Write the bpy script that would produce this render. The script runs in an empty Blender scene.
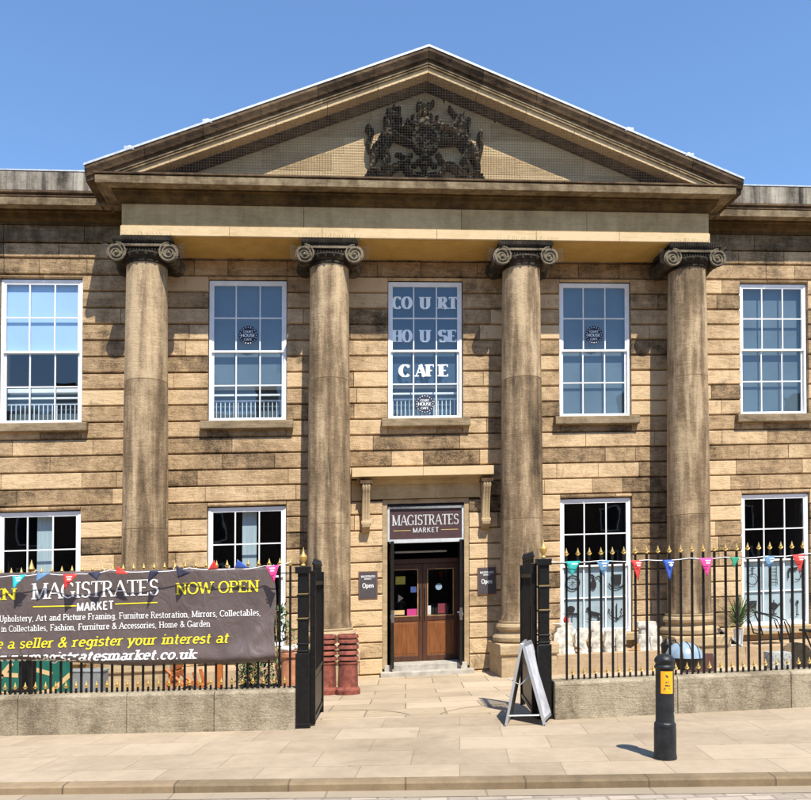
import bpy, bmesh, math, random
from mathutils import Vector, Matrix
random.seed(7)
R = math.radians
scene = bpy.context.scene
C = scene.collection

# ---------------------------------------------------------------- camera, sky, sun, exposure
FPX = 770.0
cam_d = bpy.data.cameras.new('camera'); cam = bpy.data.objects.new('camera', cam_d); C.objects.link(cam)
cam.location = (0, 0, 1.8); PITCH = R(1.17); cam.rotation_euler = (R(90) + PITCH, 0, 0)
cam_d.sensor_width = 36; cam_d.lens = FPX / 811 * 36; cam_d.shift_y = (562.3 - 400) / 811
cam_d.clip_start = .05; cam_d.clip_end = 3000
scene.camera = cam

SUN_EL, SUN_AZ = R(57.5), R(21)          # light travels towards +Y and to the left
w = bpy.data.worlds.new('World'); scene.world = w; w.use_nodes = True
nt = w.node_tree; nt.nodes.clear()
sky = nt.nodes.new('ShaderNodeTexSky'); sky.sky_type = 'NISHITA'; sky.sun_disc = False
sky.sun_elevation = SUN_EL
sdir = Vector((math.sin(SUN_AZ) * math.cos(SUN_EL), -math.cos(SUN_AZ) * math.cos(SUN_EL), math.sin(SUN_EL)))  # towards the sun
sky.sun_rotation = math.atan2(sdir.x, sdir.y)
sky.air_density = 1.2; sky.dust_density = 0.0; sky.ozone_density = 8.0; sky.altitude = 0
bg = nt.nodes.new('ShaderNodeBackground'); bg.inputs['Strength'].default_value = 0.148
out = nt.nodes.new('ShaderNodeOutputWorld')
nt.links.new(sky.outputs[0], bg.inputs[0]); nt.links.new(bg.outputs[0], out.inputs[0])
sl = bpy.data.lights.new('sun', 'SUN'); sl.energy = 5.0; sl.angle = R(.5); sl.color = (1, .94, .82)
so = bpy.data.objects.new('sun', sl); C.objects.link(so)
so.rotation_euler = (-sdir).to_track_quat('-Z', 'Y').to_euler(); so.location = (8, -10, 25)
scene.view_settings.view_transform = 'Standard'; scene.view_settings.look = 'None'
scene.view_settings.exposure = 0.62; scene.view_settings.gamma = 1
scene.cycles.max_bounces = 8; scene.cycles.transparent_max_bounces = 16

# ---------------------------------------------------------------- frames of reference
S = .0345                                # the street and the building climb gently to the right
TH = math.atan(FPX / 7246); c_, s_ = math.cos(TH), math.sin(TH)
X0, D0 = .44, 16.74
def FB(p):                               # building frame: x along the facade, d out of the wall, z up
    x, d, z = p; X = X0 + x * c_ + d * s_; Y = D0 + x * s_ - d * c_
    return Vector((X, Y, z + S * X))
def FW(p):                               # street frame
    return Vector((p[0], p[1], p[2] + S * p[0]))
def GZ(y):                               # level of the ground: the forecourt dips to the building
    t = min(max((y - 10.0) / 4.6, 0), 1); return -.30 * t
def at(px, py, Y):                       # a point of the photograph at a known distance, in the street frame
    a, cz = (px - 405) / FPX, (562.28 - py) / FPX
    ry = math.cos(PITCH) - cz * math.sin(PITCH); rz = math.sin(PITCH) + cz * math.cos(PITCH)
    k = Y / ry; X = k * a; return (X, Y, k * rz + 1.8 - S * X)
def place(loc, rz=0, frame=FW, tilt=None, sc=1):
    o = frame(loc); m = Matrix.Rotation(rz, 3, 'Z')
    if tilt: m = m @ tilt
    return lambda p: o + m @ (Vector(p) * sc)

# ---------------------------------------------------------------- materials
def new_mat(name):
    m = bpy.data.materials.new(name); m.use_nodes = True
    n = m.node_tree.nodes; l = m.node_tree.links
    return m, n, l, n['Principled BSDF']
def mathn(n, l, op, a, b=None, c=None, clamp=False):
    x = n.new('ShaderNodeMath'); x.operation = op; x.use_clamp = clamp
    for i, v in enumerate((a, b, c)):
        if v is None: continue
        if isinstance(v, (int, float)): x.inputs[i].default_value = v
        else: l.new(v, x.inputs[i])
    return x.outputs[0]
def noise(n, l, coord, scale, mapping=None, detail=5, rough=.55, dist=0):
    if mapping:
        mp = n.new('ShaderNodeMapping'); mp.inputs['Scale'].default_value = mapping; l.new(coord, mp.inputs[0]); coord = mp.outputs[0]
    t = n.new('ShaderNodeTexNoise'); t.inputs['Scale'].default_value = scale; t.inputs['Detail'].default_value = detail
    t.inputs['Roughness'].default_value = rough; t.inputs['Distortion'].default_value = dist
    l.new(coord, t.inputs['Vector']); return t.outputs['Fac']
def ramp(n, l, fac, stops):
    r = n.new('ShaderNodeValToRGB'); l.new(fac, r.inputs[0]); e = r.color_ramp.elements
    while len(e) < len(stops): e.new(.5)
    for i, (p, c) in enumerate(stops):
        e[i].position = p; e[i].color = (*c, 1)
    return r.outputs[0]
def mixc(n, l, f, a, b, mode='MIX'):
    x = n.new('ShaderNodeMix'); x.data_type = 'RGBA'; x.blend_type = mode
    for i, v in ((0, f), (6, a), (7, b)):
        if isinstance(v, (int, float)): x.inputs[i].default_value = v
        elif isinstance(v, tuple): x.inputs[i].default_value = (*v, 1)
        else: l.new(v, x.inputs[i])
    return x.outputs[2]
def stone(name, light, mid, dark, tone=.5, big=.4, bed=.2, streak=.0, grain=.12, bump=.25, base=.0, bumpd=.01, black=0, blackc=(.02, .017, .013), peel=None):
    m, n, l, b = new_mat(name)
    co = n.new('ShaderNodeTexCoord').outputs['Object']
    at_ = n.new('ShaderNodeAttribute'); at_.attribute_name = 'tone'
    f = mathn(n, l, 'MULTIPLY_ADD', at_.outputs['Fac'], tone, base + .5 - tone * .5)
    def add(src, amt):
        nonlocal f
        t = mathn(n, l, 'SUBTRACT', src, .5); f = mathn(n, l, 'MULTIPLY_ADD', t, amt, f)
    n1 = noise(n, l, co, 1.1, None, 6, .6, .4); add(n1, big * 3.2)
    n2 = noise(n, l, co, 6, None, 6, .65); add(n2, big * 2.0)
    nb = noise(n, l, co, 2.4, (1, 1, 6), 5, .6, 1.2); add(nb, bed * 3.4)
    if streak:
        ns = noise(n, l, co, 1.5, (2.6, 2.6, .22), 5, .62, .15); add(ns, streak * 4)
    ng = noise(n, l, co, 45, None, 3, .7); add(ng, grain * 3)
    col = ramp(n, l, f, [(.12, dark), (.45, mid), (.78, light)])
    if black:
        nk = noise(n, l, co, 1.5, (1.1, 1.1, 1.0), 9, .72, .4)
        k = mathn(n, l, 'SUBTRACT', nk, .62 - black * .3); k = mathn(n, l, 'MULTIPLY', k, 8, clamp=True); k = mathn(n, l, 'MULTIPLY', k, .75)
        col = mixc(n, l, k, col, blackc)
    if peel:                                              # paler patches where the surface has flaked
        npl = noise(n, l, co, 1.25, (2.4, 2.4, .40), 8, .66, .25)
        k = mathn(n, l, 'MULTIPLY', mathn(n, l, 'SUBTRACT', npl, .54), 9, clamp=True); k = mathn(n, l, 'MULTIPLY', k, .5)
        col = mixc(n, l, k, col, peel)
    l.new(col, b.inputs['Base Color']); b.inputs['Roughness'].default_value = .92; b.inputs['Specular IOR Level'].default_value = .15
    h = mathn(n, l, 'ADD', mathn(n, l, 'MULTIPLY', ng, .4), n2); h = mathn(n, l, 'ADD', h, mathn(n, l, 'MULTIPLY', nb, .6))
    bp = n.new('ShaderNodeBump'); bp.inputs['Strength'].default_value = bump; bp.inputs['Distance'].default_value = bumpd * 3
    l.new(h, bp.inputs['Height']); l.new(bp.outputs[0], b.inputs['Normal'])
    return m
def plain(name, col, rough=.5, metal=0, var=.15, scale=8, spec=.5, bump=0, bscale=30, mapping=None):
    m, n, l, b = new_mat(name)
    co = n.new('ShaderNodeTexCoord').outputs['Object']
    nn = noise(n, l, co, scale, mapping, 5)
    lo = tuple(max(0, c * (1 - var * 1.6)) for c in col); hi = tuple(min(1, c * (1 + var * 1.6)) for c in col)
    l.new(ramp(n, l, nn, [(.25, lo), (.75, hi)]), b.inputs['Base Color'])
    b.inputs['Roughness'].default_value = rough; b.inputs['Metallic'].default_value = metal; b.inputs['Specular IOR Level'].default_value = spec
    if bump:
        nb = noise(n, l, co, bscale, None, 4)
        bp = n.new('ShaderNodeBump'); bp.inputs['Strength'].default_value = bump; bp.inputs['Distance'].default_value = .01
        l.new(nb, bp.inputs['Height']); l.new(bp.outputs[0], b.inputs['Normal'])
    return m
def glass(name, refl=.1, tint=(.90, .95, .97)):
    m, n, l, b = new_mat(name); n.remove(b)
    o = n['Material Output']; tr = n.new('ShaderNodeBsdfTransparent'); tr.inputs[0].default_value = (*tint, 1)
    gl = n.new('ShaderNodeBsdfGlossy'); gl.inputs['Roughness'].default_value = .015
    fr = n.new('ShaderNodeLayerWeight')
    co = n.new('ShaderNodeTexCoord').outputs['Object']
    bp = n.new('ShaderNodeBump'); bp.inputs['Strength'].default_value = .06; bp.inputs['Distance'].default_value = .03
    l.new(noise(n, l, co, 2.0, None, 1), bp.inputs['Height']); l.new(bp.outputs[0], gl.inputs['Normal'])
    f = mathn(n, l, 'MULTIPLY_ADD', mathn(n, l, 'POWER', fr.outputs['Facing'], 4), .9, refl, clamp=True)
    mx = n.new('ShaderNodeMixShader'); l.new(f, mx.inputs[0]); l.new(tr.outputs[0], mx.inputs[1]); l.new(gl.outputs[0], mx.inputs[2]); l.new(mx.outputs[0], o.inputs[0])
    return m

M = {}
M['wall'] = stone('rusticated_sandstone', (.62, .45, .268), (.36, .245, .138), (.065, .046, .028), tone=.54, big=.27, bed=.12, streak=.07, grain=.24, bump=.7, base=.05, black=.20, blackc=(.085, .062, .040))
M['mortar'] = stone('joint_shadow_stone', (.10, .075, .05), (.06, .045, .03), (.03, .022, .016), tone=0, big=.3)
M['ashlar'] = stone('frieze_ashlar', (.52, .375, .195), (.36, .25, .12), (.12, .08, .035), tone=.3, big=.2, bed=.12, streak=.12, bump=.2, base=.08)
M['band'] = stone('architrave_stone', (.60, .455, .27), (.47, .34, .185), (.22, .15, .08), tone=.2, big=.18, bump=.15, base=.2)
M['soffit'] = stone('ochre_soffit_stone', (.50, .32, .10), (.42, .25, .07), (.22, .13, .05), tone=.2, big=.2, bump=.1, base=.15)
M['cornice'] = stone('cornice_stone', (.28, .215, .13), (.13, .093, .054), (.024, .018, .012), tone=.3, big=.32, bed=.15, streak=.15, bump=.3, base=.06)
M['bedm'] = stone('stained_shade_darkened_moulding', (.13, .08, .03), (.07, .042, .016), (.02, .013, .008), tone=.3, big=.3, streak=.15, bump=.3)  # stained stone, colour darkened further to deepen the shade under the cornice
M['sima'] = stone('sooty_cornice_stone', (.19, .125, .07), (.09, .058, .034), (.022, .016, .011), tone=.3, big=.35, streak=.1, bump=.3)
M['parapet'] = stone('streaked_parapet_stone', (.40, .355, .29), (.20, .17, .135), (.028, .024, .02), tone=.25, big=.22, bed=.0, streak=.45, bump=.3, base=.04)
M['tymp'] = stone('tympanum_stone', (.58, .42, .235), (.40, .275, .145), (.13, .088, .045), tone=.4, big=.15, bed=.15, bump=.25, base=.18)
M['column'] = stone('weathered_column_stone', (.50, .37, .225), (.21, .145, .085), (.055, .04, .025), tone=.36, big=.19, bed=.0, streak=.36, grain=.16, bump=.5, base=.0, peel=(.56, .43, .28))
M['capital'] = stone('blackened_capital_stone', (.21, .17, .115), (.04, .032, .023), (.010, .008, .007), tone=.75, big=.25, streak=.1, bump=.4)
M['pedestal'] = stone('pedestal_stone', (.46, .345, .21), (.31, .225, .13), (.11, .078, .045), tone=.2, big=.25, bump=.3, base=.1)
M['podium'] = stone('podium_stone', (.44, .32, .20), (.33, .235, .145), (.15, .105, .065), tone=.2, big=.2, bump=.2, base=.1)
M['dwarf'] = stone('forecourt_wall_stone', (.41, .35, .255), (.235, .195, .135), (.07, .058, .04), tone=.2, big=.26, bed=.0, black=.32, blackc=(.10, .08, .05), streak=.16, grain=.28, bump=.6, base=.05)
M['arms'] = stone('sooty_carved_stone', (.30, .23, .14), (.06, .046, .032), (.010, .008, .006), tone=.0, big=.36, grain=.3, bump=.6, base=-.08, peel=(.26, .20, .12))
M['sill'] = stone('sill_stone', (.36, .28, .18), (.21, .155, .095), (.06, .045, .03), tone=.3, big=.25, bump=.3)
M['white'] = plain('white_window_paint', (.80, .81, .82), .45, var=.06, scale=5)
M['bluewhite'] = plain('pale_blue_lettering', (.86, .94, .98), .5, var=.03)
M['greyframe'] = plain('grey_white_frame_paint', (.50, .52, .53), .5, var=.1)
M['slate'] = plain('slate_blue_blind', (.09, .13, .16), .8, var=.12, scale=1.5)
M['slate2'] = plain('dark_blue_panel', (.025, .06, .105), .8, var=.1, scale=1.5)
M['skyblind'] = plain('sky_tinted_blind', (.38, .54, .76), .8, var=.06, scale=1)  # blue of the mirrored sky put into the colour of a white blind
M['room'] = plain('dark_room', (.008, .010, .014), .9, var=.3, scale=2)
M['film'] = plain('frosted_display_panel', (.42, .49, .52), .8, var=.1, scale=2)
M['curtain'] = plain('pale_curtain', (.42, .50, .54), .9, var=.1, scale=6, mapping=(6, 6, .2))
M['glass'] = glass('window_glass', .10)
M['glassdark'] = glass('door_glass', .05, (.6, .6, .6))
M['black'] = plain('black_gloss_iron', (.006, .006, .0065), .4, var=.4, scale=20, spec=.35, bump=.2)
M['bollard'] = plain('black_bollard_paint', (.015, .016, .018), .45, var=.5, scale=9, spec=.4, bump=.35, bscale=45)
M['gold'] = plain('gilded_finial', (.62, .41, .13), .4, metal=.5, var=.1)
M['decal'] = plain('black_decal', (.012, .010, .012), .6, var=.1)
M['decalblue'] = plain('dark_round_sticker', (.02, .025, .05), .6, var=.1)
M['dooroak'] = plain('varnished_brown_door', (.19, .065, .018), .4, var=.25, scale=5, mapping=(5, 5, .6))
M['doordark'] = plain('dark_stained_timber', (.07, .026, .013), .4, var=.25, scale=5, mapping=(5, 5, .6))
M['blackdoor'] = plain('black_door_paint', (.008, .008, .009), .35, var=.3, scale=8)
M['maroon'] = plain('maroon_sign_board', (.065, .032, .032), .45, var=.12)
M['signgrey'] = plain('dark_grey_sign_board', (.07, .06, .065), .45, var=.1)
M['brownedge'] = plain('brown_sign_edge', (.17, .085, .05), .5, var=.1)
M['lead'] = plain('bright_lead_flashing', (.45, .48, .51), .5, metal=.2, var=.15, scale=12)
M['chrome'] = plain('brushed_steel', (.6, .6, .6), .25, metal=1, var=.05)
M['boardface'] = plain('scuffed_board_face', (.50, .50, .54), .6, var=.25, scale=5)
M['alu'] = plain('aluminium_frame', (.50, .52, .54), .35, metal=.6, var=.08)
M['terra'] = plain('red_terracotta', (.20, .055, .036), .9, var=.45, scale=9, bump=.4)
M['terra2'] = plain('pale_terracotta', (.42, .17, .085), .85, var=.3, scale=7, bump=.3)
M['limewash'] = plain('white_limestone_fragment', (.56, .53, .46), .9, var=.4, scale=7, bump=1, bscale=18)
M['net'] = plain('black_bird_netting', (.02, .018, .015), .8, var=.1)
M['spike'] = plain('steel_bird_spikes', (.16, .15, .14), .5, metal=.3, var=.1)
M['yellow'] = plain('yellow_print', (.86, .72, .03), .6, var=.03)
M['print'] = plain('white_print', (.80, .80, .80), .6, var=.03)
M['palegold'] = plain('gold_line_print', (.55, .42, .14), .6, var=.05)
M['orange'] = plain('orange_sign_face', (.95, .40, .015), .5, var=.05)
M['steelblue'] = plain('pale_blue_enamel', (.24, .33, .42), .3, var=.15)
M['leaf'] = plain('dark_green_leaf', (.045, .085, .03), .6, var=.45, scale=20)
M['leafpale'] = plain('striped_pale_leaf', (.16, .22, .08), .6, var=.4, scale=20)
M['orangewood'] = plain('orange_varnished_wood', (.42, .12, .025), .5, var=.2, scale=9)
M['wood'] = plain('tan_wood', (.45, .27, .12), .7, var=.25, scale=9)
M['panelgreen'] = plain('green_painted_panel', (.012, .12, .085), .5, var=.15)
M['paneltan'] = plain('tan_painted_stripe', (.58, .40, .19), .6, var=.1)
M['greybox'] = plain('grey_painted_box', (.20, .215, .22), .7, var=.15)
M['concrete'] = plain('pale_concrete', (.38, .35, .30), .9, var=.2, scale=6, bump=.4)
M['bluecloth'] = plain('blue_pennant_cloth', (.03, .085, .42), .8, var=.1)

def banner_mat():
    m, n, l, b = new_mat('dark_brown_banner_vinyl')
    co = n.new('ShaderNodeTexCoord').outputs['Object']
    nn = noise(n, l, co, 1.6, None, 4)
    l.new(ramp(n, l, nn, [(.3, (.095, .072, .070)), (.7, (.135, .105, .10))]), b.inputs['Base Color'])
    b.inputs['Roughness'].default_value = .5; b.inputs['Specular IOR Level'].default_value = .35
    nb = noise(n, l, co, 5, (1, 1, .6), 4, .5, 1.5); bp = n.new('ShaderNodeBump'); bp.inputs['Strength'].default_value = .4; bp.inputs['Distance'].default_value = .07
    l.new(nb, bp.inputs['Height']); l.new(bp.outputs[0], b.inputs['Normal'])
    return m
M['banner'] = banner_mat()

def paving(name, light, mid, joint, bw, rh, mort, rot=0, off=.5, stain=.3, jointmix=.6):
    m, n, l, b = new_mat(name)
    co = n.new('ShaderNodeTexCoord').outputs['Object']
    mp = n.new('ShaderNodeMapping'); mp.inputs['Rotation'].default_value = (0, 0, rot); l.new(co, mp.inputs[0])
    nd = noise(n, l, co, 3, None, 2)
    br = n.new('ShaderNodeTexBrick'); br.inputs['Scale'].default_value = 1; br.inputs['Brick Width'].default_value = bw; br.inputs['Row Height'].default_value = rh
    br.inputs['Mortar Size'].default_value = mort; br.inputs['Mortar Smooth'].default_value = .3; br.inputs['Bias'].default_value = 0; br.offset = off
    br.inputs['Color1'].default_value = (0, 0, 0, 1); br.inputs['Color2'].default_value = (1, 1, 1, 1); br.inputs['Mortar'].default_value = (.5, .5, .5, 1)
    l.new(mp.outputs[0], br.inputs['Vector'])
    n1 = noise(n, l, co, .7, None, 6, .6, .5); n2 = noise(n, l, co, 5, None, 6, .7); n3 = noise(n, l, co, 70, None, 3, .7)
    f = mathn(n, l, 'MULTIPLY_ADD', mathn(n, l, 'SUBTRACT', n1, .5), stain * 2.2, .55)
    f = mathn(n, l, 'MULTIPLY_ADD', mathn(n, l, 'SUBTRACT', n2, .5), stain * 1.5, f)
    f = mathn(n, l, 'MULTIPLY_ADD', mathn(n, l, 'SUBTRACT', n3, .5), .3, f)
    f = mathn(n, l, 'MULTIPLY_ADD', mathn(n, l, 'SUBTRACT', br.outputs['Color'], .5), .35, f)
    col = ramp(n, l, f, [(.15, mid), (.8, light)])
    jf = mathn(n, l, 'MULTIPLY', br.outputs['Fac'], jointmix)
    col = mixc(n, l, jf, col, joint)
    vo = n.new('ShaderNodeTexVoronoi'); vo.inputs['Scale'].default_value = 2.3; l.new(co, vo.inputs['Vector'])      # gum spots
    sp = mathn(n, l, 'LESS_THAN', vo.outputs['Distance'], .055); sp = mathn(n, l, 'MULTIPLY', sp, .35)
    col = mixc(n, l, sp, col, (.10, .085, .07))
    nd2 = noise(n, l, co, .9, None, 9, .75, .8); k = mathn(n, l, 'MULTIPLY', mathn(n, l, 'SUBTRACT', nd2, .56), 7, clamp=True)
    col = mixc(n, l, mathn(n, l, 'MULTIPLY', k, .35), col, (.16, .13, .095))
    l.new(col, b.inputs['Base Color']); b.inputs['Roughness'].default_value = .9; b.inputs['Specular IOR Level'].default_value = .2
    h = mathn(n, l, 'SUBTRACT', mathn(n, l, 'MULTIPLY', mathn(n, l, 'ADD', n2, n3), .25), br.outputs['Fac'])
    bp = n.new('ShaderNodeBump'); bp.inputs['Strength'].default_value = .5; bp.inputs['Distance'].default_value = .008
    l.new(h, bp.inputs['Height']); l.new(bp.outputs[0], b.inputs['Normal'])
    return m
M['pave'] = paving('sandstone_paving', (.42, .335, .24), (.27, .21, .145), (.13, .10, .07), .95, .62, .006, rot=R(4), stain=.5, jointmix=.4)
M['court'] = paving('forecourt_flagstones', (.47, .375, .265), (.29, .225, .15), (.10, .085, .05), 1.1, .85, .012, stain=.4, jointmix=.65)
M['setts'] = paving('road_setts', (.44, .37, .30), (.22, .185, .15), (.22, .18, .135), .24, .13, .014, stain=.4, jointmix=.7)
M['kerb'] = paving('kerb_stone', (.30, .22, .135), (.12, .088, .052), (.05, .038, .026), 1.05, 40, .01, rot=0, off=0, stain=.45)
M['channel'] = paving('pale_gutter_stone', (.36, .29, .21), (.26, .21, .15), (.15, .12, .08), 1.4, 40, .01, stain=.2)

# ---------------------------------------------------------------- mesh builder
ORG = {}                                  # world origin of each top-level thing
def tag(o, label=None, cat=None, group=None, kind=None):
    if label: o['label'] = label
    if cat: o['category'] = cat
    if group: o['group'] = group
    if kind: o['kind'] = kind
    return o
def empty(name, loc, label, cat, group=None):
    o = bpy.data.objects.new(name, None); C.objects.link(o); o.location = loc; o.empty_display_size = .2
    ORG[o.name] = Vector(loc); return tag(o, label, cat, group)
def A(cx, cy, rx, ry, a0, a1, n=10):
    return [(cx + rx * math.cos(R(a0 + (a1 - a0) * i / n)), cy + ry * math.sin(R(a0 + (a1 - a0) * i / n))) for i in range(n + 1)]
class MB:
    def __init__(s): s.v = []; s.f = []; s.t = []; s.tone = .5; s.T = None
    def add(s, vs, fs, tone=None):
        b = len(s.v)
        s.v += [s.T(p) for p in vs] if s.T else [tuple(p) for p in vs]
        s.f += [tuple(i + b for i in f) for f in fs]; s.t += [s.tone if tone is None else tone] * len(fs); return s
    def box(s, x0, x1, y0, y1, z0, z1, tone=None):
        return s.add([(x, y, z) for z in (z0, z1) for y in (y0, y1) for x in (x0, x1)],
            [(0, 1, 3, 2), (4, 5, 7, 6), (0, 1, 5, 4), (2, 3, 7, 6), (0, 2, 6, 4), (1, 3, 7, 5)], tone)
    def block(s, x0, x1, z0, z1, yb, yf, ch=.028, iz=.015, ix=.005, tone=None):   # stone with chamfered front arrises
        ym = yf - ch
        vs = [(x0, yb, z0), (x1, yb, z0), (x1, yb, z1), (x0, yb, z1), (x0, ym, z0), (x1, ym, z0), (x1, ym, z1), (x0, ym, z1),
              (x0 + ix, yf, z0 + iz), (x1 - ix, yf, z0 + iz), (x1 - ix, yf, z1 - iz), (x0 + ix, yf, z1 - iz)]
        return s.add(vs, [(0, 1, 5, 4), (1, 2, 6, 5), (2, 3, 7, 6), (3, 0, 4, 7), (4, 5, 9, 8), (5, 6, 10, 9), (6, 7, 11, 10), (7, 4, 8, 11), (8, 9, 10, 11)], tone)
    def tube(s, pts, r, n=8, cap=True, tone=None):
        P = [Vector(p) for p in pts]; rs = r if isinstance(r, (list, tuple)) else [r] * len(P); rings = []
        for i, p in enumerate(P):
            t = (P[min(i + 1, len(P) - 1)] - P[max(i - 1, 0)]).normalized()
            a = Vector((0, 0, 1)) if abs(t.z) < .9 else Vector((0, 1, 0))
            u = t.cross(a).normalized(); w_ = t.cross(u)
            rings.append([p + (u * math.cos(2 * math.pi * k / n) + w_ * math.sin(2 * math.pi * k / n)) * rs[i] for k in range(n)])
        vs = [q for g in rings for q in g]; fs = []
        for i in range(len(P) - 1):
            for k in range(n): fs.append((i * n + k, i * n + (k + 1) % n, (i + 1) * n + (k + 1) % n, (i + 1) * n + k))
        if cap: fs += [tuple(range(n)), tuple((len(P) - 1) * n + k for k in range(n))]
        return s.add(vs, fs, tone)
    def lathe(s, prof, cx=0, cy=0, n=24, tones=None, cap=True):
        vs = []; 
        for r, z in prof: vs += [(cx + r * math.cos(2 * math.pi * k / n), cy + r * math.sin(2 * math.pi * k / n), z) for k in range(n)]
        for i in range(len(prof) - 1):
            pass
        b = len(s.v); s.v += [s.T(p) for p in vs] if s.T else vs
        for i in range(len(prof) - 1):
            for k in range(n):
                s.f.append((b + i * n + k, b + i * n + (k + 1) % n, b + (i + 1) * n + (k + 1) % n, b + (i + 1) * n + k)); s.t.append(tones[i] if tones else s.tone)
        if cap:
            for i in (0, len(prof) - 1): s.f.append(tuple(b + i * n + k for k in range(n))); s.t.append(s.tone)
        return s
    def prism(s, poly, y0, y1, tone=None, plane='xz'):      # polygon in x,z swept in y (or in y,z swept in x)
        n = len(poly); mk = (lambda a, b, y: (a, y, b)) if plane == 'xz' else ((lambda a, b, y: (y, a, b)) if plane == 'yz' else (lambda a, b, y: (a, b, y)))
        vs = [mk(a, b, y0) for a, b in poly] + [mk(a, b, y1) for a, b in poly]
        return s.add(vs, [tuple(range(n)), tuple(range(n, 2 * n))] + [(i, (i + 1) % n, n + (i + 1) % n, n + i) for i in range(n)], tone)
    def sweep(s, rings, closed=True, caps=True, tone=None, tones=None):
        n = len(rings[0]); vs = [p for g in rings for p in g]; b = len(s.v)
        s.v += [s.T(p) for p in vs] if s.T else [tuple(p) for p in vs]
        for i in range(len(rings) - 1):
            for k in range(n if closed else n - 1):
                s.f.append((b + i * n + k, b + i * n + (k + 1) % n, b + (i + 1) * n + (k + 1) % n, b + (i + 1) * n + k)); s.t.append(tones[k] if tones else (s.tone if tone is None else tone))
        if caps and closed:
            for i in (0, len(rings) - 1): s.f.append(tuple(b + i * n + k for k in range(n))); s.t.append(s.tone)
        return s
    def ball(s, cx, cy, cz, rx, ry, rz, n=12, m=7, tone=None):
        vs = [(cx, cy, cz - rz)]; 
        for j in range(1, m):
            a = math.pi * j / m - math.pi / 2
            vs += [(cx + rx * math.cos(a) * math.cos(2 * math.pi * k / n), cy + ry * math.cos(a) * math.sin(2 * math.pi * k / n), cz + rz * math.sin(a)) for k in range(n)]
        vs.append((cx, cy, cz + rz)); L = len(vs) - 1; fs = [(0, 1 + k, 1 + (k + 1) % n) for k in range(n)]
        for j in range(m - 2):
            for k in range(n): fs.append((1 + j * n + k, 1 + j * n + (k + 1) % n, 1 + (j + 1) * n + (k + 1) % n, 1 + (j + 1) * n + k))
        fs += [(L, 1 + (m - 2) * n + k, 1 + (m - 2) * n + (k + 1) % n) for k in range(n)]
        return s.add(vs, fs, tone)
    def build(s, name, mat, parent=None, frame=FW, smooth=False, bevel=0, root=None, label=None, cat=None, group=None, kind=None, loc=None, keep=False):
        me = bpy.data.meshes.new(name)
        W_ = [frame(p) if frame else Vector(p) for p in s.v]
        if parent is not None:
            r = parent
            while r.parent: r = r.parent
            o0 = ORG[r.name]
        else:
            if loc is not None: o0 = Vector(loc)
            elif kind == 'structure': o0 = Vector((0, 0, 0))
            else:
                o0 = Vector((sum(p.x for p in W_) / len(W_), sum(p.y for p in W_) / len(W_), min(p.z for p in W_)))
        me.from_pydata([p - o0 for p in W_], [], s.f)
        at_ = me.attributes.new('tone', 'FLOAT', 'FACE'); at_.data.foreach_set('value', s.t)
        if not keep:
            bm = bmesh.new(); bm.from_mesh(me); bmesh.ops.recalc_face_normals(bm, faces=bm.faces); bm.to_mesh(me); bm.free()
        me.materials.append(M[mat] if isinstance(mat, str) else mat)
        if smooth:
            me.polygons.foreach_set('use_smooth', [True] * len(me.polygons))
            me.set_sharp_from_angle(angle=R(smooth if smooth is not True else 40))
        o = bpy.data.objects.new(name, me); C.objects.link(o)
        if parent is not None: o.parent = parent
        else: o.location = o0; ORG[o.name] = o0
        if bevel:
            b = o.modifiers.new('bevel', 'BEVEL'); b.width = bevel; b.segments = 2; b.limit_method = 'ANGLE'; b.angle_limit = R(40)
        return tag(o, label, cat, group, kind)

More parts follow.
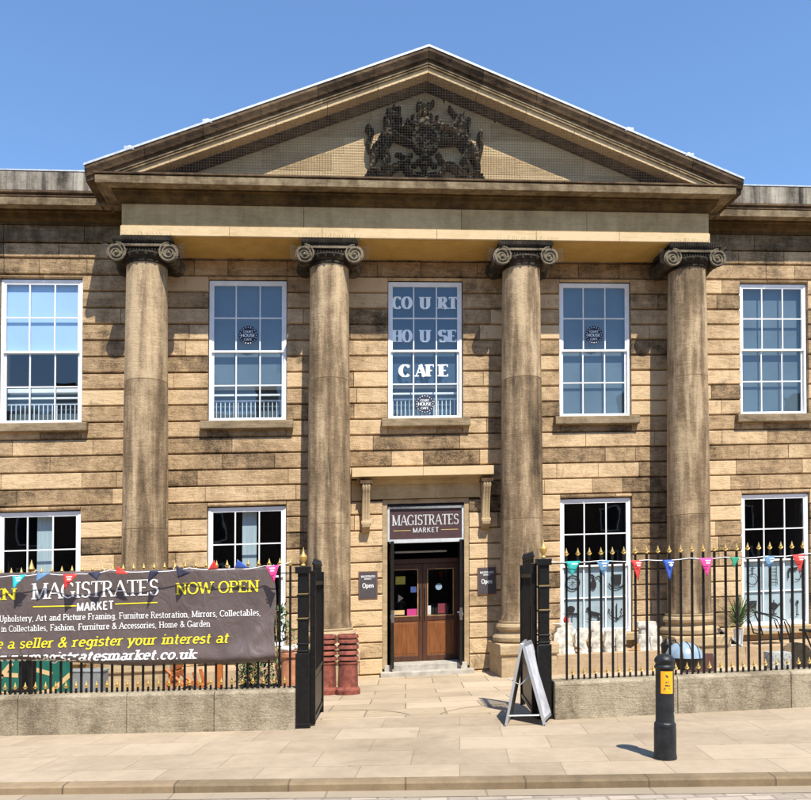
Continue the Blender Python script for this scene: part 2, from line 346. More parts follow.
# ---------------------------------------------------------------- drawn letters (stroke font)
X = .68
def up():
    st = lambda x: [(x, 0), (x, 1)]
    G = {}
    G['A'] = (.80, [[(.02, 0), (.39, 1)], [(.39, 1), (.78, 0)], [(.15, .34), (.63, .34)]], [(.02, 0), (.78, 0)])
    G['B'] = (.70, [st(.12), [(.12, .97)] + A(.32, .76, .22, .21, 90, -90, 8) + [(.12, .55)], [(.12, .52)] + A(.34, .275, .26, .245, 90, -90, 8) + [(.12, .03)]], [(.12, 0), (.12, 1)])
    G['C'] = (.74, [A(.42, .5, .38, .48, 42, 318, 16)], [(.72, .82, 1)])
    G['D'] = (.80, [st(.12), [(.12, .97)] + A(.34, .5, .40, .47, 90, -90, 12) + [(.12, .03)]], [(.12, 0), (.12, 1)])
    G['E'] = (.68, [st(.12), [(.12, .97), (.60, .97)], [(.12, .5), (.48, .5)], [(.12, .03), (.62, .03)]], [(.12, 0), (.12, 1), (.60, .9, 1), (.62, .1, 1)])
    G['F'] = (.64, [st(.12), [(.12, .97), (.60, .97)], [(.12, .5), (.48, .5)]], [(.12, 0), (.12, 1), (.60, .9, 1)])
    G['G'] = (.84, [A(.42, .5, .38, .48, 42, 300, 16), [(.72, .42), (.72, .06)]], [(.72, .42), (.7, .82, 1)])
    G['H'] = (.84, [st(.12), st(.70), [(.12, .5), (.70, .5)]], [(.12, 0), (.12, 1), (.70, 0), (.70, 1)])
    G['I'] = (.34, [st(.17)], [(.17, 0), (.17, 1)])
    G['K'] = (.80, [st(.12), [(.12, .42), (.66, 1)], [(.30, .6), (.72, 0)]], [(.12, 0), (.12, 1), (.66, 1), (.72, 0)])
    G['M'] = (1.0, [st(.10), [(.10, 1), (.47, .05)], [(.47, .05), (.86, 1)], st(.86)], [(.10, 0), (.08, 1), (.86, 0), (.88, 1)])
    G['N'] = (.86, [st(.12), [(.12, 1), (.72, 0)], st(.72)], [(.12, 0), (.08, 1), (.72, 1)])
    G['O'] = (.84, [A(.42, .5, .37, .48, 0, 360, 20)], [])
    G['P'] = (.68, [st(.12), [(.12, .97)] + A(.34, .73, .26, .24, 90, -90, 10) + [(.12, .49)]], [(.12, 0), (.12, 1)])
    G['R'] = (.76, [st(.12), [(.12, .97)] + A(.34, .75, .24, .22, 90, -90, 10) + [(.12, .53)], [(.36, .53), (.68, 0)]], [(.12, 0), (.12, 1), (.70, 0)])
    G['S'] = (.62, [A(.31, .74, .22, .23, 25, 270, 10) + A(.31, .27, .25, .25, 90, -155, 12)[1:]], [(.53, .86, 1), (.07, .14, 1)])
    G['T'] = (.72, [st(.36), [(.02, .97), (.70, .97)]], [(.36, 0), (.03, .9, 1), (.69, .9, 1)])
    G['U'] = (.82, [[(.12, 1), (.12, .32)] + A(.41, .32, .29, .30, 180, 360, 12) + [(.70, 1)]], [(.12, 1), (.70, 1)])
    G['W'] = (1.1, [[(.05, 1), (.30, 0)], [(.30, 0), (.54, .95)], [(.54, .95), (.80, 0)], [(.80, 0), (1.04, 1)]], [(.05, 1), (1.04, 1)])
    G['L'] = (.62, [st(.12), [(.12, .03), (.58, .03)]], [(.12, 0), (.12, 1), (.58, .1, 1)])
    G['Y'] = (.76, [[(.38, 0), (.38, .45)], [(.38, .45), (.05, 1)], [(.38, .45), (.72, 1)]], [(.38, 0), (.05, 1), (.72, 1)])
    s = lambda x, a=0, b=X: [(x, a), (x, b)]
    G['a'] = (.58, [[(.10, .58)] + A(.27, .46, .19, .2, 100, 0, 6) + [(.46, .03)], A(.26, .19, .19, .17, 0, 360, 12)], [(.5, 0)])
    G['b'] = (.60, [s(.10, 0, 1), A(.31, .34, .21, .32, 0, 360, 14)], [(.07, 1)])
    G['c'] = (.52, [A(.29, .34, .22, .32, 45, 315, 12)], [(.46, .52, 1)])
    G['d'] = (.62, [s(.50, 0, 1), A(.29, .34, .21, .32, 0, 360, 14)], [(.46, 1), (.53, 0)])
    G['e'] = (.56, [[(.07, .36), (.50, .36)] + A(.29, .35, .21, .31, 0, 315, 14)], [])
    G['f'] = (.38, [[(.16, 0), (.16, .8)] + A(.30, .8, .14, .18, 180, 60, 5), [(.02, .63), (.34, .63)]], [(.16, 0)])
    G['g'] = (.58, [A(.28, .38, .2, .27, 0, 360, 12), [(.48, .62), (.48, -.08)] + A(.28, -.08, .2, .17, 0, -160, 8)], [(.5, .64)])
    G['h'] = (.64, [s(.12, 0, 1), [(.12, .42)] + A(.32, .42, .19, .23, 170, 0, 8) + [(.51, 0)]], [(.12, 0), (.08, 1), (.51, 0)])
    G['i'] = (.30, [s(.15), [(.15, .86), (.15, .97)]], [(.15, 0), (.11, X - .02)])
    G['k'] = (.60, [s(.12, 0, 1), [(.12, .28), (.48, .66)], [(.25, .42), (.52, 0)]], [(.12, 0), (.08, 1), (.52, 0), (.48, .66)])
    G['l'] = (.30, [s(.15, 0, 1)], [(.15, 0), (.11, 1)])
    G['m'] = (.96, [s(.12), [(.12, .42)] + A(.29, .44, .17, .21, 170, 0, 8) + [(.46, 0)], [(.46, .42)] + A(.64, .44, .18, .21, 170, 0, 8) + [(.82, 0)]], [(.12, 0), (.08, X - .02), (.46, 0), (.82, 0)])
    G['n'] = (.64, [s(.12), [(.12, .42)] + A(.32, .43, .19, .22, 170, 0, 8) + [(.51, 0)]], [(.12, 0), (.08, X - .02), (.51, 0)])
    G['o'] = (.58, [A(.29, .34, .22, .32, 0, 360, 14)], [])
    G['p'] = (.62, [s(.12, -.28, X), A(.32, .34, .21, .32, 0, 360, 14)], [(.12, -.28), (.08, X - .02)])
    G['q'] = (.62, [s(.50, -.28, X), A(.29, .34, .21, .32, 0, 360, 14)], [(.50, -.28)])
    G['r'] = (.46, [s(.14), [(.14, .4)] + A(.34, .42, .2, .24, 170, 70, 5)], [(.14, 0), (.10, X - .02)])
    G['s'] = (.46, [A(.23, .5, .16, .16, 25, 270, 8) + A(.23, .18, .17, .16, 90, -155, 8)[1:]], [])
    G['t'] = (.40, [[(.17, .9), (.17, .16)] + A(.29, .16, .12, .14, 180, 300, 5), [(.02, .63), (.36, .63)]], [])
    G['u'] = (.64, [[(.12, X), (.12, .24)] + A(.31, .24, .19, .22, 180, 360, 8), s(.50)], [(.08, X - .02), (.46, X - .02), (.53, 0)])
    G['w'] = (.84, [[(.04, X), (.23, 0)], [(.23, 0), (.42, X)], [(.42, X), (.61, 0)], [(.61, 0), (.80, X)]], [(.05, X), (.79, X)])
    G['x'] = (.58, [[(.05, X), (.52, 0)], [(.52, X), (.05, 0)]], [])
    G['y'] = (.60, [[(.05, X), (.30, 0)], [(.55, X), (.30, 0), (.16, -.27)]], [(.05, X), (.55, X)])
    G[','] = (.26, [[(.14, .06), (.08, -.14)]], []); G['.'] = (.26, [[(.08, .06), (.20, .06)]], [])
    G['&'] = (.80, [[(.76, .0), (.22, .72)] + A(.34, .8, .15, .17, 210, 0, 8) + [(.46, .66), (.12, .36)] + A(.30, .24, .22, .22, 150, 340, 8) + [(.70, .48)]], [])
    G[' '] = (.34, [], [])
    return G
GL = up()
def text(string, thick=.13, thin=.07, serif=True, slant=0, gap=.06):
    """list of little polygons (u, v) for a line of capitals 1 high; returns polygons and total width"""
    polys = []; u0 = 0
    for ch in string:
        wd, strokes, ser = GL[ch]
        for sk in strokes:
            n = len(sk); L = []; Rr = []
            closed = n > 4 and abs(sk[0][0] - sk[-1][0]) < 1e-4 and abs(sk[0][1] - sk[-1][1]) < 1e-4
            for i, (x, y) in enumerate(sk):
                a = sk[i - 1] if i else (sk[-2] if closed else sk[0]); b = sk[i + 1] if i < n - 1 else (sk[1] if closed else sk[-1])
                dx, dy = b[0] - a[0], b[1] - a[1]; ln = math.hypot(dx, dy) or 1; dx /= ln; dy /= ln
                t = (thin + (thick - thin) * abs(dy) ** 1.3) * .5
                if len(sk) == 2 and dy / (dx + 1e-9) > 0 and abs(dx) > .15 and serif: t = (thin * 1.1) * .5
                L.append((x - dy * t, y + dx * t)); Rr.append((x + dy * t, y - dx * t))
            for i in range(n - 1): polys.append([(p[0] + u0, p[1]) for p in (L[i], L[i + 1], Rr[i + 1], Rr[i])])
        if serif:
            for q in ser:
                x, y = q[0] + u0, q[1]
                if len(q) == 3: polys.append([(x - thin * .4, y - .1), (x + thin * .4, y - .1), (x + thin * .4, y + .1), (x - thin * .4, y + .1)])
                else:
                    hw = thick * .5 + .085; yy = y + (.0 if y < .05 else -thin)
                    polys.append([(x - hw, yy), (x + hw, yy), (x + hw, yy + thin), (x - hw, yy + thin)])
        u0 += wd + gap
    if slant: polys = [[(u + v * slant, v) for u, v in p] for p in polys]
    return polys, u0 - gap
def lettering(mb, string, fn, W_, H, **k):
    """fn(u, v, e): u along, v up in metres, e = tiny offset out of the surface"""
    polys, tw = text(string, **k); i = 0
    for p in polys:
        i += 1; e = .0015 + (i % 7) * .00025
        mb.add([fn(u / tw * W_, v * H, e) for u, v in p], [tuple(range(len(p)))])
def fnxz(x0, y, z0, sy=1):
    return lambda u, v, e: (x0 + u, y + sy * e, z0 + v)

# ================================================================ THE SETTING
def ground():
    # one sheet to the horizon, below the surfaces laid on it
    m = MB(); xs = [-600, -60, -20, 20, 60, 600]; ys = [-400, -60, 6, 20, 60, 900]
    # keep the far parts level with the near slope
    m.add([(x, y, -.62 - (S * (x - max(-60, min(60, x))))) for y in ys for x in xs], [(j * 6 + i, j * 6 + i + 1, (j + 1) * 6 + i + 1, (j + 1) * 6 + i) for j in range(5) for i in range(5)])
    m.build('ground', 'pave', kind='structure')
    KX = lambda x: 6.97 - .083 * x                      # kerb line
    m = MB(); n = 24
    xs = [-30 + 60 * i / n for i in range(n + 1)]
    m.add([(x, -12, -.085) for x in xs] + [(x, KX(x) - .30, -.085) for x in xs], [(i, i + 1, n + 2 + i, n + 1 + i) for i in range(n)]); m.build('road', 'setts', kind='structure')
    m = MB(); m.add([(x, KX(x) - .31, -.081) for x in xs] + [(x, KX(x) - .11, -.077) for x in xs], [(i, i + 1, n + 2 + i, n + 1 + i) for i in range(n)])
    m.build('gutter', 'channel', kind='structure')
    m = MB(); pr = [(-.125, -.16), (-.118, -.02), (-.10, -.002), (.0, .002), (.03, .002), (.03, -.16)]
    m.sweep([[(x, KX(x) + a, z) for a, z in pr] for x in xs]); m.build('kerb', 'kerb', kind='structure')
    m = MB(); m.add([(x, KX(x) + .03, 0) for x in xs] + [(x, 10.0, 0) for x in xs], [(i, i + 1, n + 2 + i, n + 1 + i) for i in range(n)]); m.build('pavement', 'pave', kind='structure')
    m = MB(); ys = [10.0 + i * .46 for i in range(11)] + [16, 19.5]
    xs2 = [-14 + i * 4 for i in range(9)]; k = len(xs2)
    m.add([(x, y, GZ(y)) for y in ys for x in xs2], [(j * k + i, j * k + i + 1, (j + 1) * k + i + 1, (j + 1) * k + i) for j in range(len(ys) - 1) for i in range(k - 1)])
    m.build('forecourt', 'court', kind='structure')
    # curved gate scrape marks on the flags
    m = MB()
    for cx, a0, a1, r in ((-1.2, 12, 78, 1.27), (1.72, 102, 168, 1.27)):
        pts = A(cx, 9.95, r, r * 1.0, a0, a1, 16); vs = []
        for (x, y) in pts:
            dx, dy = (x - cx) / r, (y - 9.95) / r; vs += [(x, y, GZ(y) + .004), (x + dx * .022, y + dy * .022, GZ(y + dy * .022) + .004)]
        m.add(vs, [(2 * i, 2 * i + 1, 2 * i + 3, 2 * i + 2) for i in range(16)])
    m.build('gate_track', 'dwarf', kind='structure')
ground()

# ================================================================ THE COURTHOUSE
OB = FB((0, 0, -.35))
B = empty('courthouse', OB, 'classical sandstone courthouse with a columned portico and triangular pediment', 'building')
def bb(m, name, mat, parent=B, **k): return m.build(name, mat, parent, frame=FB, **k)

HW = .825
UP = [-8.06, -3.83, 0., 3.84, 8.09]
OPEN = [(x - HW, x + HW, 5.24, 8.31) for x in UP] + [(x - HW, x + HW, .40, 3.45) for x in UP if x] + [(-.94, .96, -.5, 3.52)]
def subtract(rects, holes):
    for h in holes:
        nr = []
        for (a, b, c, d) in rects:
            if h[0] >= b or h[1] <= a or h[2] >= d or h[3] <= c: nr.append((a, b, c, d)); continue
            if a < h[0]: nr.append((a, h[0], c, d))
            if b > h[1]: nr.append((h[1], b, c, d))
            x0, x1 = max(a, h[0]), min(b, h[1])
            if c < h[2]: nr.append((x0, x1, c, h[2]))
            if d > h[3]: nr.append((x0, x1, h[3], d))
        rects = nr
    return rects
def wall():
    m = MB()
    for r in subtract([(-13, 13, -.6, 9.9)], OPEN): m.box(r[0], r[1], -.42, -.065, r[2], r[3])
    bb(m, 'wall_core', 'mortar')
    m = MB(); CH = .3455; z0 = 5.27 - CH * 17; k = 0; rnd = random.Random(11)
    edges = sorted([-13, 13] + [e for o in OPEN for e in o[:2]])
    hood = (-1.62, 1.44, 3.49, 4.17)
    while z0 + k * CH < 9.0:
        a, b = z0 + k * CH, z0 + (k + 1) * CH
        if b > 9.05: b = 9.05
        hit = [o for o in OPEN if o[2] < b and o[3] > a]
        x = -13 + rnd.random() * .5 * (k % 2); xs = [-13]
        while x < 13:
            x += rnd.choice((.7, .95, 1.25, 1.6, 1.9, 1.1)); xs.append(min(x, 13))
        # joints keep to the window jambs
        jam = [q for o in hit for q in o[:2]]; xs += jam
        xs = sorted(xs); ys = [xs[0]]
        for q in xs[1:]:
            if q - ys[-1] > .34 or q in jam and ys[-1] in jam: ys.append(q)
            elif q in jam: ys[-1] = q
        top = b > 8.9
        for i in range(len(ys) - 1):
            t = min(1, max(0, rnd.gauss(.52, .32)))
            zz = .5 * (a + b)
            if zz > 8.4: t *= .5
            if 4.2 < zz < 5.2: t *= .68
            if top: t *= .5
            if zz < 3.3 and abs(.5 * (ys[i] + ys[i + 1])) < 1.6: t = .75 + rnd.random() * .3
            yf = rnd.uniform(-.004, .004)
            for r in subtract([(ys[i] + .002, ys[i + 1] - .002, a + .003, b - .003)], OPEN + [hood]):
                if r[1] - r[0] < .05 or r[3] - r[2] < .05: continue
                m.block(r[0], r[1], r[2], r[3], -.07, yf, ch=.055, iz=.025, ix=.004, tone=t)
        k += 1
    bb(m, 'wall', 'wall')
wall()
for x0, x1 in ((-13, -6.2), (6.0, 13)):                      # wing string course, moulding, cornice, parapet
    m = MB(); x = x0
    while x < x1 - .1:
        e = min(x + random.choice((1.6, 2.1, 1.3)), x1)
        m.block(x + .002, e - .002, 9.055, 9.395, -.062, .03, iz=.008, tone=random.uniform(.0, .35)); x = e
    bb(m, 'string_course', 'cornice')
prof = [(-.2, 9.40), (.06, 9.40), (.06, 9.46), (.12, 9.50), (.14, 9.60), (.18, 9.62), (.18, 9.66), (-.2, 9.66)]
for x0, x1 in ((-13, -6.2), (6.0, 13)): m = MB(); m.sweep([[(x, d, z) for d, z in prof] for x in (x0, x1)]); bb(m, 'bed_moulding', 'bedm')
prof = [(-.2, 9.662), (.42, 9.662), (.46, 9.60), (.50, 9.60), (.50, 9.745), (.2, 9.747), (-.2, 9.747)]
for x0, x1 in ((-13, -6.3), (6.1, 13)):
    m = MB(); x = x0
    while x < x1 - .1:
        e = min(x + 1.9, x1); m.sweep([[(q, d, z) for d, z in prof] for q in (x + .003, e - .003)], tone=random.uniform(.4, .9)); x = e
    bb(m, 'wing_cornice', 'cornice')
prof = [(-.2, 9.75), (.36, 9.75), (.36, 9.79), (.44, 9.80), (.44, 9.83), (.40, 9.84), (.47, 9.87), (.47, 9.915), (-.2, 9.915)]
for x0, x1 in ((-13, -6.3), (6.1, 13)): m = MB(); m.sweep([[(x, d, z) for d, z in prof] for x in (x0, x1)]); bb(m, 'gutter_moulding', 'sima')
for x0, x1 in ((-13, -5.9), (5.7, 13)):
    m = MB(); x = x0
    while x < x1 - .1:
        e = min(x + random.choice((1.1, 1.5, .9)), x1); m.block(x + .002, e - .002, 9.918, 10.31, -.3, .45, ch=.01, iz=.006, tone=random.random()); x = e
    bb(m, 'parapet', 'parapet')
for x0, x1 in ((-13, -5.9), (5.7, 13)): m = MB(); m.box(x0, x1, -.3, .462, 10.312, 10.338); bb(m, 'lead_flashing', 'lead')

# ---- portico entablature
XL, XR, DA = -6.20, 6.00, 1.0
def U(prof):                                                 # sweep round the three free sides, o = projection from the architrave face
    return [[(XL - o, -.04, z) for o, z in prof], [(XL - o, DA + o, z) for o, z in prof], [(XR + o, DA + o, z) for o, z in prof], [(XR + o, -.04, z) for o, z in prof]]
m = MB(); cuts = [-6.2, -4.1, -2.25, 0.1, 2.2, 4.0, 6.0]
for i in range(6): m.block(cuts[i] + .002, cuts[i + 1] - .002, 8.768, 8.965, -.04, DA + .022, ch=.012, iz=.004, ix=.003, tone=random.uniform(.3, .8))
m.box(XL - .02, XL, -.04, DA, 8.768, 8.965); m.box(XR, XR + .02, -.04, DA, 8.768, 8.965)
bb(m, 'architrave', 'band')
m = MB()
for i, (a, b) in enumerate([(-6.2, -2.62), (-2.62, .62), (.62, 3.3), (3.3, 6.0)]):
    m.block(a + .003, b - .003, 8.97, 9.40, -.04, DA, ch=.01, iz=.003, ix=.003, tone=random.uniform(.3, .7))
bb(m, 'frieze', 'ashlar')
m = MB(); m.box(-6.15, 5.95, -.02, DA - .03, 8.752, 8.766); bb(m, 'soffit', 'soffit')
m = MB(); prof = [(-.1, 9.402), (.02, 9.402), (.02, 9.43), (.05, 9.45), (.11, 9.52), (.12, 9.585), (.155, 9.60), (.155, 9.635), (-.1, 9.635)]
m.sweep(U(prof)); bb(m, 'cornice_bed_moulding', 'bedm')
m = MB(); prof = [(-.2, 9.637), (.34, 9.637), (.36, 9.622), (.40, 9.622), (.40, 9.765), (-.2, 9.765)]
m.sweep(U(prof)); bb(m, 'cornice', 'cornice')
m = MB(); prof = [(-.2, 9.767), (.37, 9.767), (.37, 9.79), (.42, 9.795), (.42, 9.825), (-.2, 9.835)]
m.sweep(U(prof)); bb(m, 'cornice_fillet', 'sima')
# tympanum (ashlar courses behind the net)
XC = -.12; SL = .385
m = MB(); dT = .90; z = 9.84; kk = 0
def rake_x(z, z_ap): return (z_ap - z) / SL
ZA = 12.10
while z < ZA - .05:
    z1 = min(z + .36, ZA); w0, w1 = rake_x(z, ZA), rake_x(z1, ZA); xs = [-w0]
    x = -w0 + 1.0 + .6 * (kk % 2)
    while x < w0 - .3: xs.append(x); x += 1.25 + .3 * random.random()
    xs.append(w0)
    for i in range(len(xs) - 1):
        a, b = xs[i] + .002, xs[i + 1] - .002; a1, b1 = max(a, -w1), min(b, w1)
        if b1 < a1: 
            if i == 0: b1 = a1 = min(b, -w1 if b > -w1 else b)
            else: a1 = b1 = max(a, w1)
        m.prism([(XC + a, z + .002), (XC + b, z + .002), (XC + b1, z1 - .002), (XC + a1, z1 - .002)], .3, dT + random.uniform(-.003, .003), tone=random.random())
    z = z1; kk += 1
bb(m, 'tympanum', 'tymp')
# raking cornice: profile (d, drop below the top line)
def rake(profs, name, mat, xe=6.66, zap=12.50, cut=True, **k):
    m = MB()
    for sgn in (-1, 1):
        for (xa, xb) in ([(0, 1)] if not cut else [(i / 6, (i + 1) / 6) for i in range(6)]):
            g = .0006 if cut else 0
            rings = []
            for t in (xa + g, xb - g):
                x = XC + sgn * t * xe; zt = zap - SL * t * xe
                rings.append([(x, d, zt - h) for d, h in profs])
            m.sweep(rings, tone=random.uniform(.2, .9))
    return bb(m, name, mat, **k)
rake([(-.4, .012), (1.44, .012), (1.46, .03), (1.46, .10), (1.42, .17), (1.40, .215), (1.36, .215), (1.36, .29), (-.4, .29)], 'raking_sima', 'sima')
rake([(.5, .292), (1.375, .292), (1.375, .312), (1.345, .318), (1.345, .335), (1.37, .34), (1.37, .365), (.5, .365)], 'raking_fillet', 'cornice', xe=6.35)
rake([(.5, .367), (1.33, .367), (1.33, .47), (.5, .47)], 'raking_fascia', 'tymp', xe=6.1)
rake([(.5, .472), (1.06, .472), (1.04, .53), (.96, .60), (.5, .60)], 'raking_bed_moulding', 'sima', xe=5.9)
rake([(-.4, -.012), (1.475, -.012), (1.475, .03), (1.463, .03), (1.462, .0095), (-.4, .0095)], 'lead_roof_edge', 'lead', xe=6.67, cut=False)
for x in (-5.95, -4.48, 4.05, 5.35): 
    m = MB(); zt = 12.51 - SL * abs(x - XC); m.box(x - .09, x + .09, 1.30, 1.47, zt - .03, zt + .035); m.ball(x, 1.40, zt + .04, .05, .05, .04); bb(m, 'lead_cap', 'lead')
# roof behind the pediment
m = MB(); m.prism([(XC - 6.6, 9.93), (XC, 12.47), (XC + 6.6, 9.93)], -14, .3); bb(m, 'roof', 'lead')
m = MB(); m.box(-13, 13, -14, -2.6, -.6, 9.95); bb(m, 'building_body', 'room')

# royal arms: one carved relief
def arms():
    import numpy as np
    nx, nz = 300, 200
    xs = np.linspace(60, 750, nx); ys = np.linspace(60, 540, nz); Xg, Yg = np.meshgrid(xs, ys); H = np.zeros_like(Xg)
    def cap(a, b, r0, r1, h, mode=0):
        nonlocal H
        ax, ay = a; bx, by = b; dx, dy = bx - ax, by - ay; L2 = dx * dx + dy * dy + 1e-6
        t = np.clip(((Xg - ax) * dx + (Yg - ay) * dy) / L2, 0, 1); d = np.hypot(Xg - ax - t * dx, Yg - ay - t * dy); r = r0 + (r1 - r0) * t
        H = np.maximum(H, np.where(d < r, h * np.sqrt(np.clip(1 - (d / r) ** 2, 0, 1)), 0))
    def el(x, y, rx, ry, h, flat=False):
        nonlocal H
        d = np.hypot((Xg - x) / rx, (Yg - y) / ry); H = np.maximum(H, np.where(d < 1, h * (1 if flat else np.sqrt(np.clip(1 - d * d, 0, 1))), 0))
    def path(pts, r, h):
        for i in range(len(pts) - 1): cap(pts[i], pts[i + 1], r, r, h)
    # shield, garter, quarterings
    el(410, 300, 78, 84, 20, True); d = np.hypot((Xg - 410) / 78, (Yg - 300) / 84)
    H = np.where((d < 1) & (d > .74), 34, H); H = np.where(d < .70, 24, H)
    for x, y in ((385, 275), (435, 275), (385, 325), (435, 325)):
        cap((x - 14, y), (x + 10, y - 4), 8, 6, 33); cap((x + 8, y - 12), (x + 10, y + 8), 5, 4, 33); cap((x - 10, y + 12), (x - 6, y), 4, 4, 31)
    path([(410, 235), (410, 362)], 3, 30); path([(352, 300), (468, 300)], 3, 30)
    # crown and crest
    el(405, 200, 80, 36, 34); path([(325, 215), (365, 228), (405, 232), (445, 228), (485, 215)], 11, 44)
    for x in (340, 372, 405, 438, 470): el(x, 180 - (1 - abs(x - 405) / 90) * 20, 12, 14, 46)
    for x in (365, 445): path([(x, 185), ((x + 405) / 2, 150), (405, 145)], 6, 44)
    el(405, 138, 10, 12, 46); cap((375, 112), (430, 105), 15, 13, 36); el(378, 92, 15, 17, 42); cap((385, 115), (380, 140), 6, 5, 34); cap((425, 112), (428, 140), 6, 5, 34); path([(438, 105), (455, 90), (448, 72)], 5, 34)
    for s in (-1, 1):
        for k in range(5): cap((405 + s * (88 + 9 * k), 185 + k * 22), (405 + s * (72 + 15 * (k % 2)), 205 + k * 26), 11, 7, 26)
    # lion, left
    for k in range(9):
        a = k / 9 * 6.28; cap((232 + 26 * math.cos(a), 196 + 30 * math.sin(a)), (232 + 46 * math.cos(a), 205 + 52 * math.sin(a)), 17, 8, 50)
    el(236, 188, 34, 36, 64); el(252, 200, 18, 15, 72); el(215, 160, 10, 10, 58); el(255, 158, 9, 10, 58); cap((205, 142), (268, 142), 9, 9, 50); el(236, 128, 12, 12, 50)
    cap((225, 240), (170, 345), 42, 36, 62); cap((245, 250), (325, 262), 19, 11, 62); cap((235, 285), (318, 322), 17, 11, 58); el(330, 262, 13, 11, 58); el(326, 326, 13, 11, 56)
    cap((165, 350), (205, 405), 34, 18, 60); cap((205, 405), (182, 452), 17, 12, 54); cap((182, 455), (215, 470), 12, 10, 52)
    cap((150, 350), (128, 420), 30, 18, 56); cap((128, 420), (118, 480), 16, 12, 52); cap((118, 488), (155, 494), 12, 10, 50)
    path([(140, 385), (108, 370), (96, 320), (112, 285), (104, 250)], 8, 40); el(104, 240, 18, 24, 44); el(122, 260, 10, 14, 42)
    # unicorn, right
    cap((590, 195), (560, 232), 24, 13, 62); el(598, 188, 26, 24, 60); cap((578, 168), (535, 112), 6, 2, 46); cap((612, 168), (618, 150), 7, 4, 52)
    cap((612, 200), (602, 275), 30, 36, 60)
    for k in range(6): cap((628 + 4 * k, 178 + 18 * k), (652 - 2 * k, 190 + 20 * k), 12, 7, 46)
    cap((600, 275), (655, 362), 40, 34, 62); cap((585, 268), (508, 238), 18, 10, 62); cap((508, 238), (488, 258), 10, 8, 58); cap((590, 300), (505, 318), 17, 10, 58); el(500, 322, 11, 10, 56)
    cap((655, 365), (618, 412), 33, 17, 60); cap((618, 412), (642, 458), 15, 11, 54); cap((642, 462), (615, 470), 11, 9, 50)
    cap((670, 362), (692, 425), 28, 17, 56); cap((692, 425), (700, 482), 15, 12, 52); cap((700, 490), (668, 496), 12, 10, 50)
    path([(682, 385), (712, 372), (722, 325), (704, 285), (712, 262)], 9, 40); el(712, 262, 15, 26, 42)
    # scrolls and foliage below
    for pts in ([(95, 512), (150, 522), (205, 500), (240, 462), (275, 448)], [(300, 462), (330, 505), (405, 524), (480, 505), (510, 462)], [(535, 448), (570, 462), (605, 500), (660, 522), (722, 514)]):
        path(pts, 15, 36); path([(x, y - 12) for x, y in pts], 4, 46)
    for x, y, r in ((405, 400, 26), (375, 420, 18), (435, 420, 18), (350, 440, 16), (460, 440, 16), (405, 440, 20), (320, 420, 13), (490, 420, 13), (405, 470, 16), (285, 430, 12), (525, 430, 12)): el(x, y, r, r * .85, 38)
    cap((330, 380), (290, 440), 13, 10, 34); cap((480, 380), (520, 440), 13, 10, 34); cap((260, 380), (300, 400), 12, 10, 30)
    rs = np.random.RandomState(3); nn = rs.rand(nz // 4 + 2, nx // 4 + 2)
    yi = np.arange(nz) / 4.; xi = np.arange(nx) / 4.; y0 = yi.astype(int); x0 = xi.astype(int); fy = (yi - y0)[:, None]; fx = (xi - x0)[None, :]
    N = nn[y0][:, x0] * (1 - fy) * (1 - fx) + nn[y0 + 1][:, x0] * fy * (1 - fx) + nn[y0][:, x0 + 1] * (1 - fy) * fx + nn[y0 + 1][:, x0 + 1] * fy * fx
    H = np.where(H > 0, H * (.72 + .5 * N) + 8, 0)
    m = MB(); sx = 2.45 / 640.; 
    vs = [(-1.36 + (xs[i] - 90) * sx, dT + .004 + H[j, i] * sx * 1.15, 11.66 - (ys[j] - 75) * sx * .955) for j in range(nz) for i in range(nx)]
    fs = [(j * nx + i, j * nx + i + 1, (j + 1) * nx + i + 1, (j + 1) * nx + i) for j in range(nz - 1) for i in range(nx - 1)
          if H[j, i] > 0 or H[j, i + 1] > 0 or H[j + 1, i] > 0 or H[j + 1, i + 1] > 0]
    used = sorted({i for f in fs for i in f}); mp = {u: k for k, u in enumerate(used)}
    m.add([vs[u] for u in used], [tuple(mp[i] for i in f) for f in fs])
    bb(m, 'coat_of_arms', 'arms', smooth=60, label='blackened carved royal arms with crown, lion and unicorn')
arms()
# bird net
m = MB(); dn = 1.345; wr = .0019; zb = 9.83; zn = 12.50 - .468
x = XC - 5.7
while x < XC + 5.7:
    zt = zn - SL * abs(x - XC)
    if zt > zb + .02: m.box(x - wr, x + wr, dn - wr, dn + wr, zb, zt)
    x += .055
z = zb + .04
while z < zn - .03:
    w0 = (zn - z) / SL; m.box(XC - w0, XC + w0, dn - wr + .004, dn + wr + .004, z - wr, z + wr); z += .055
bb(m, 'bird_net', 'net')

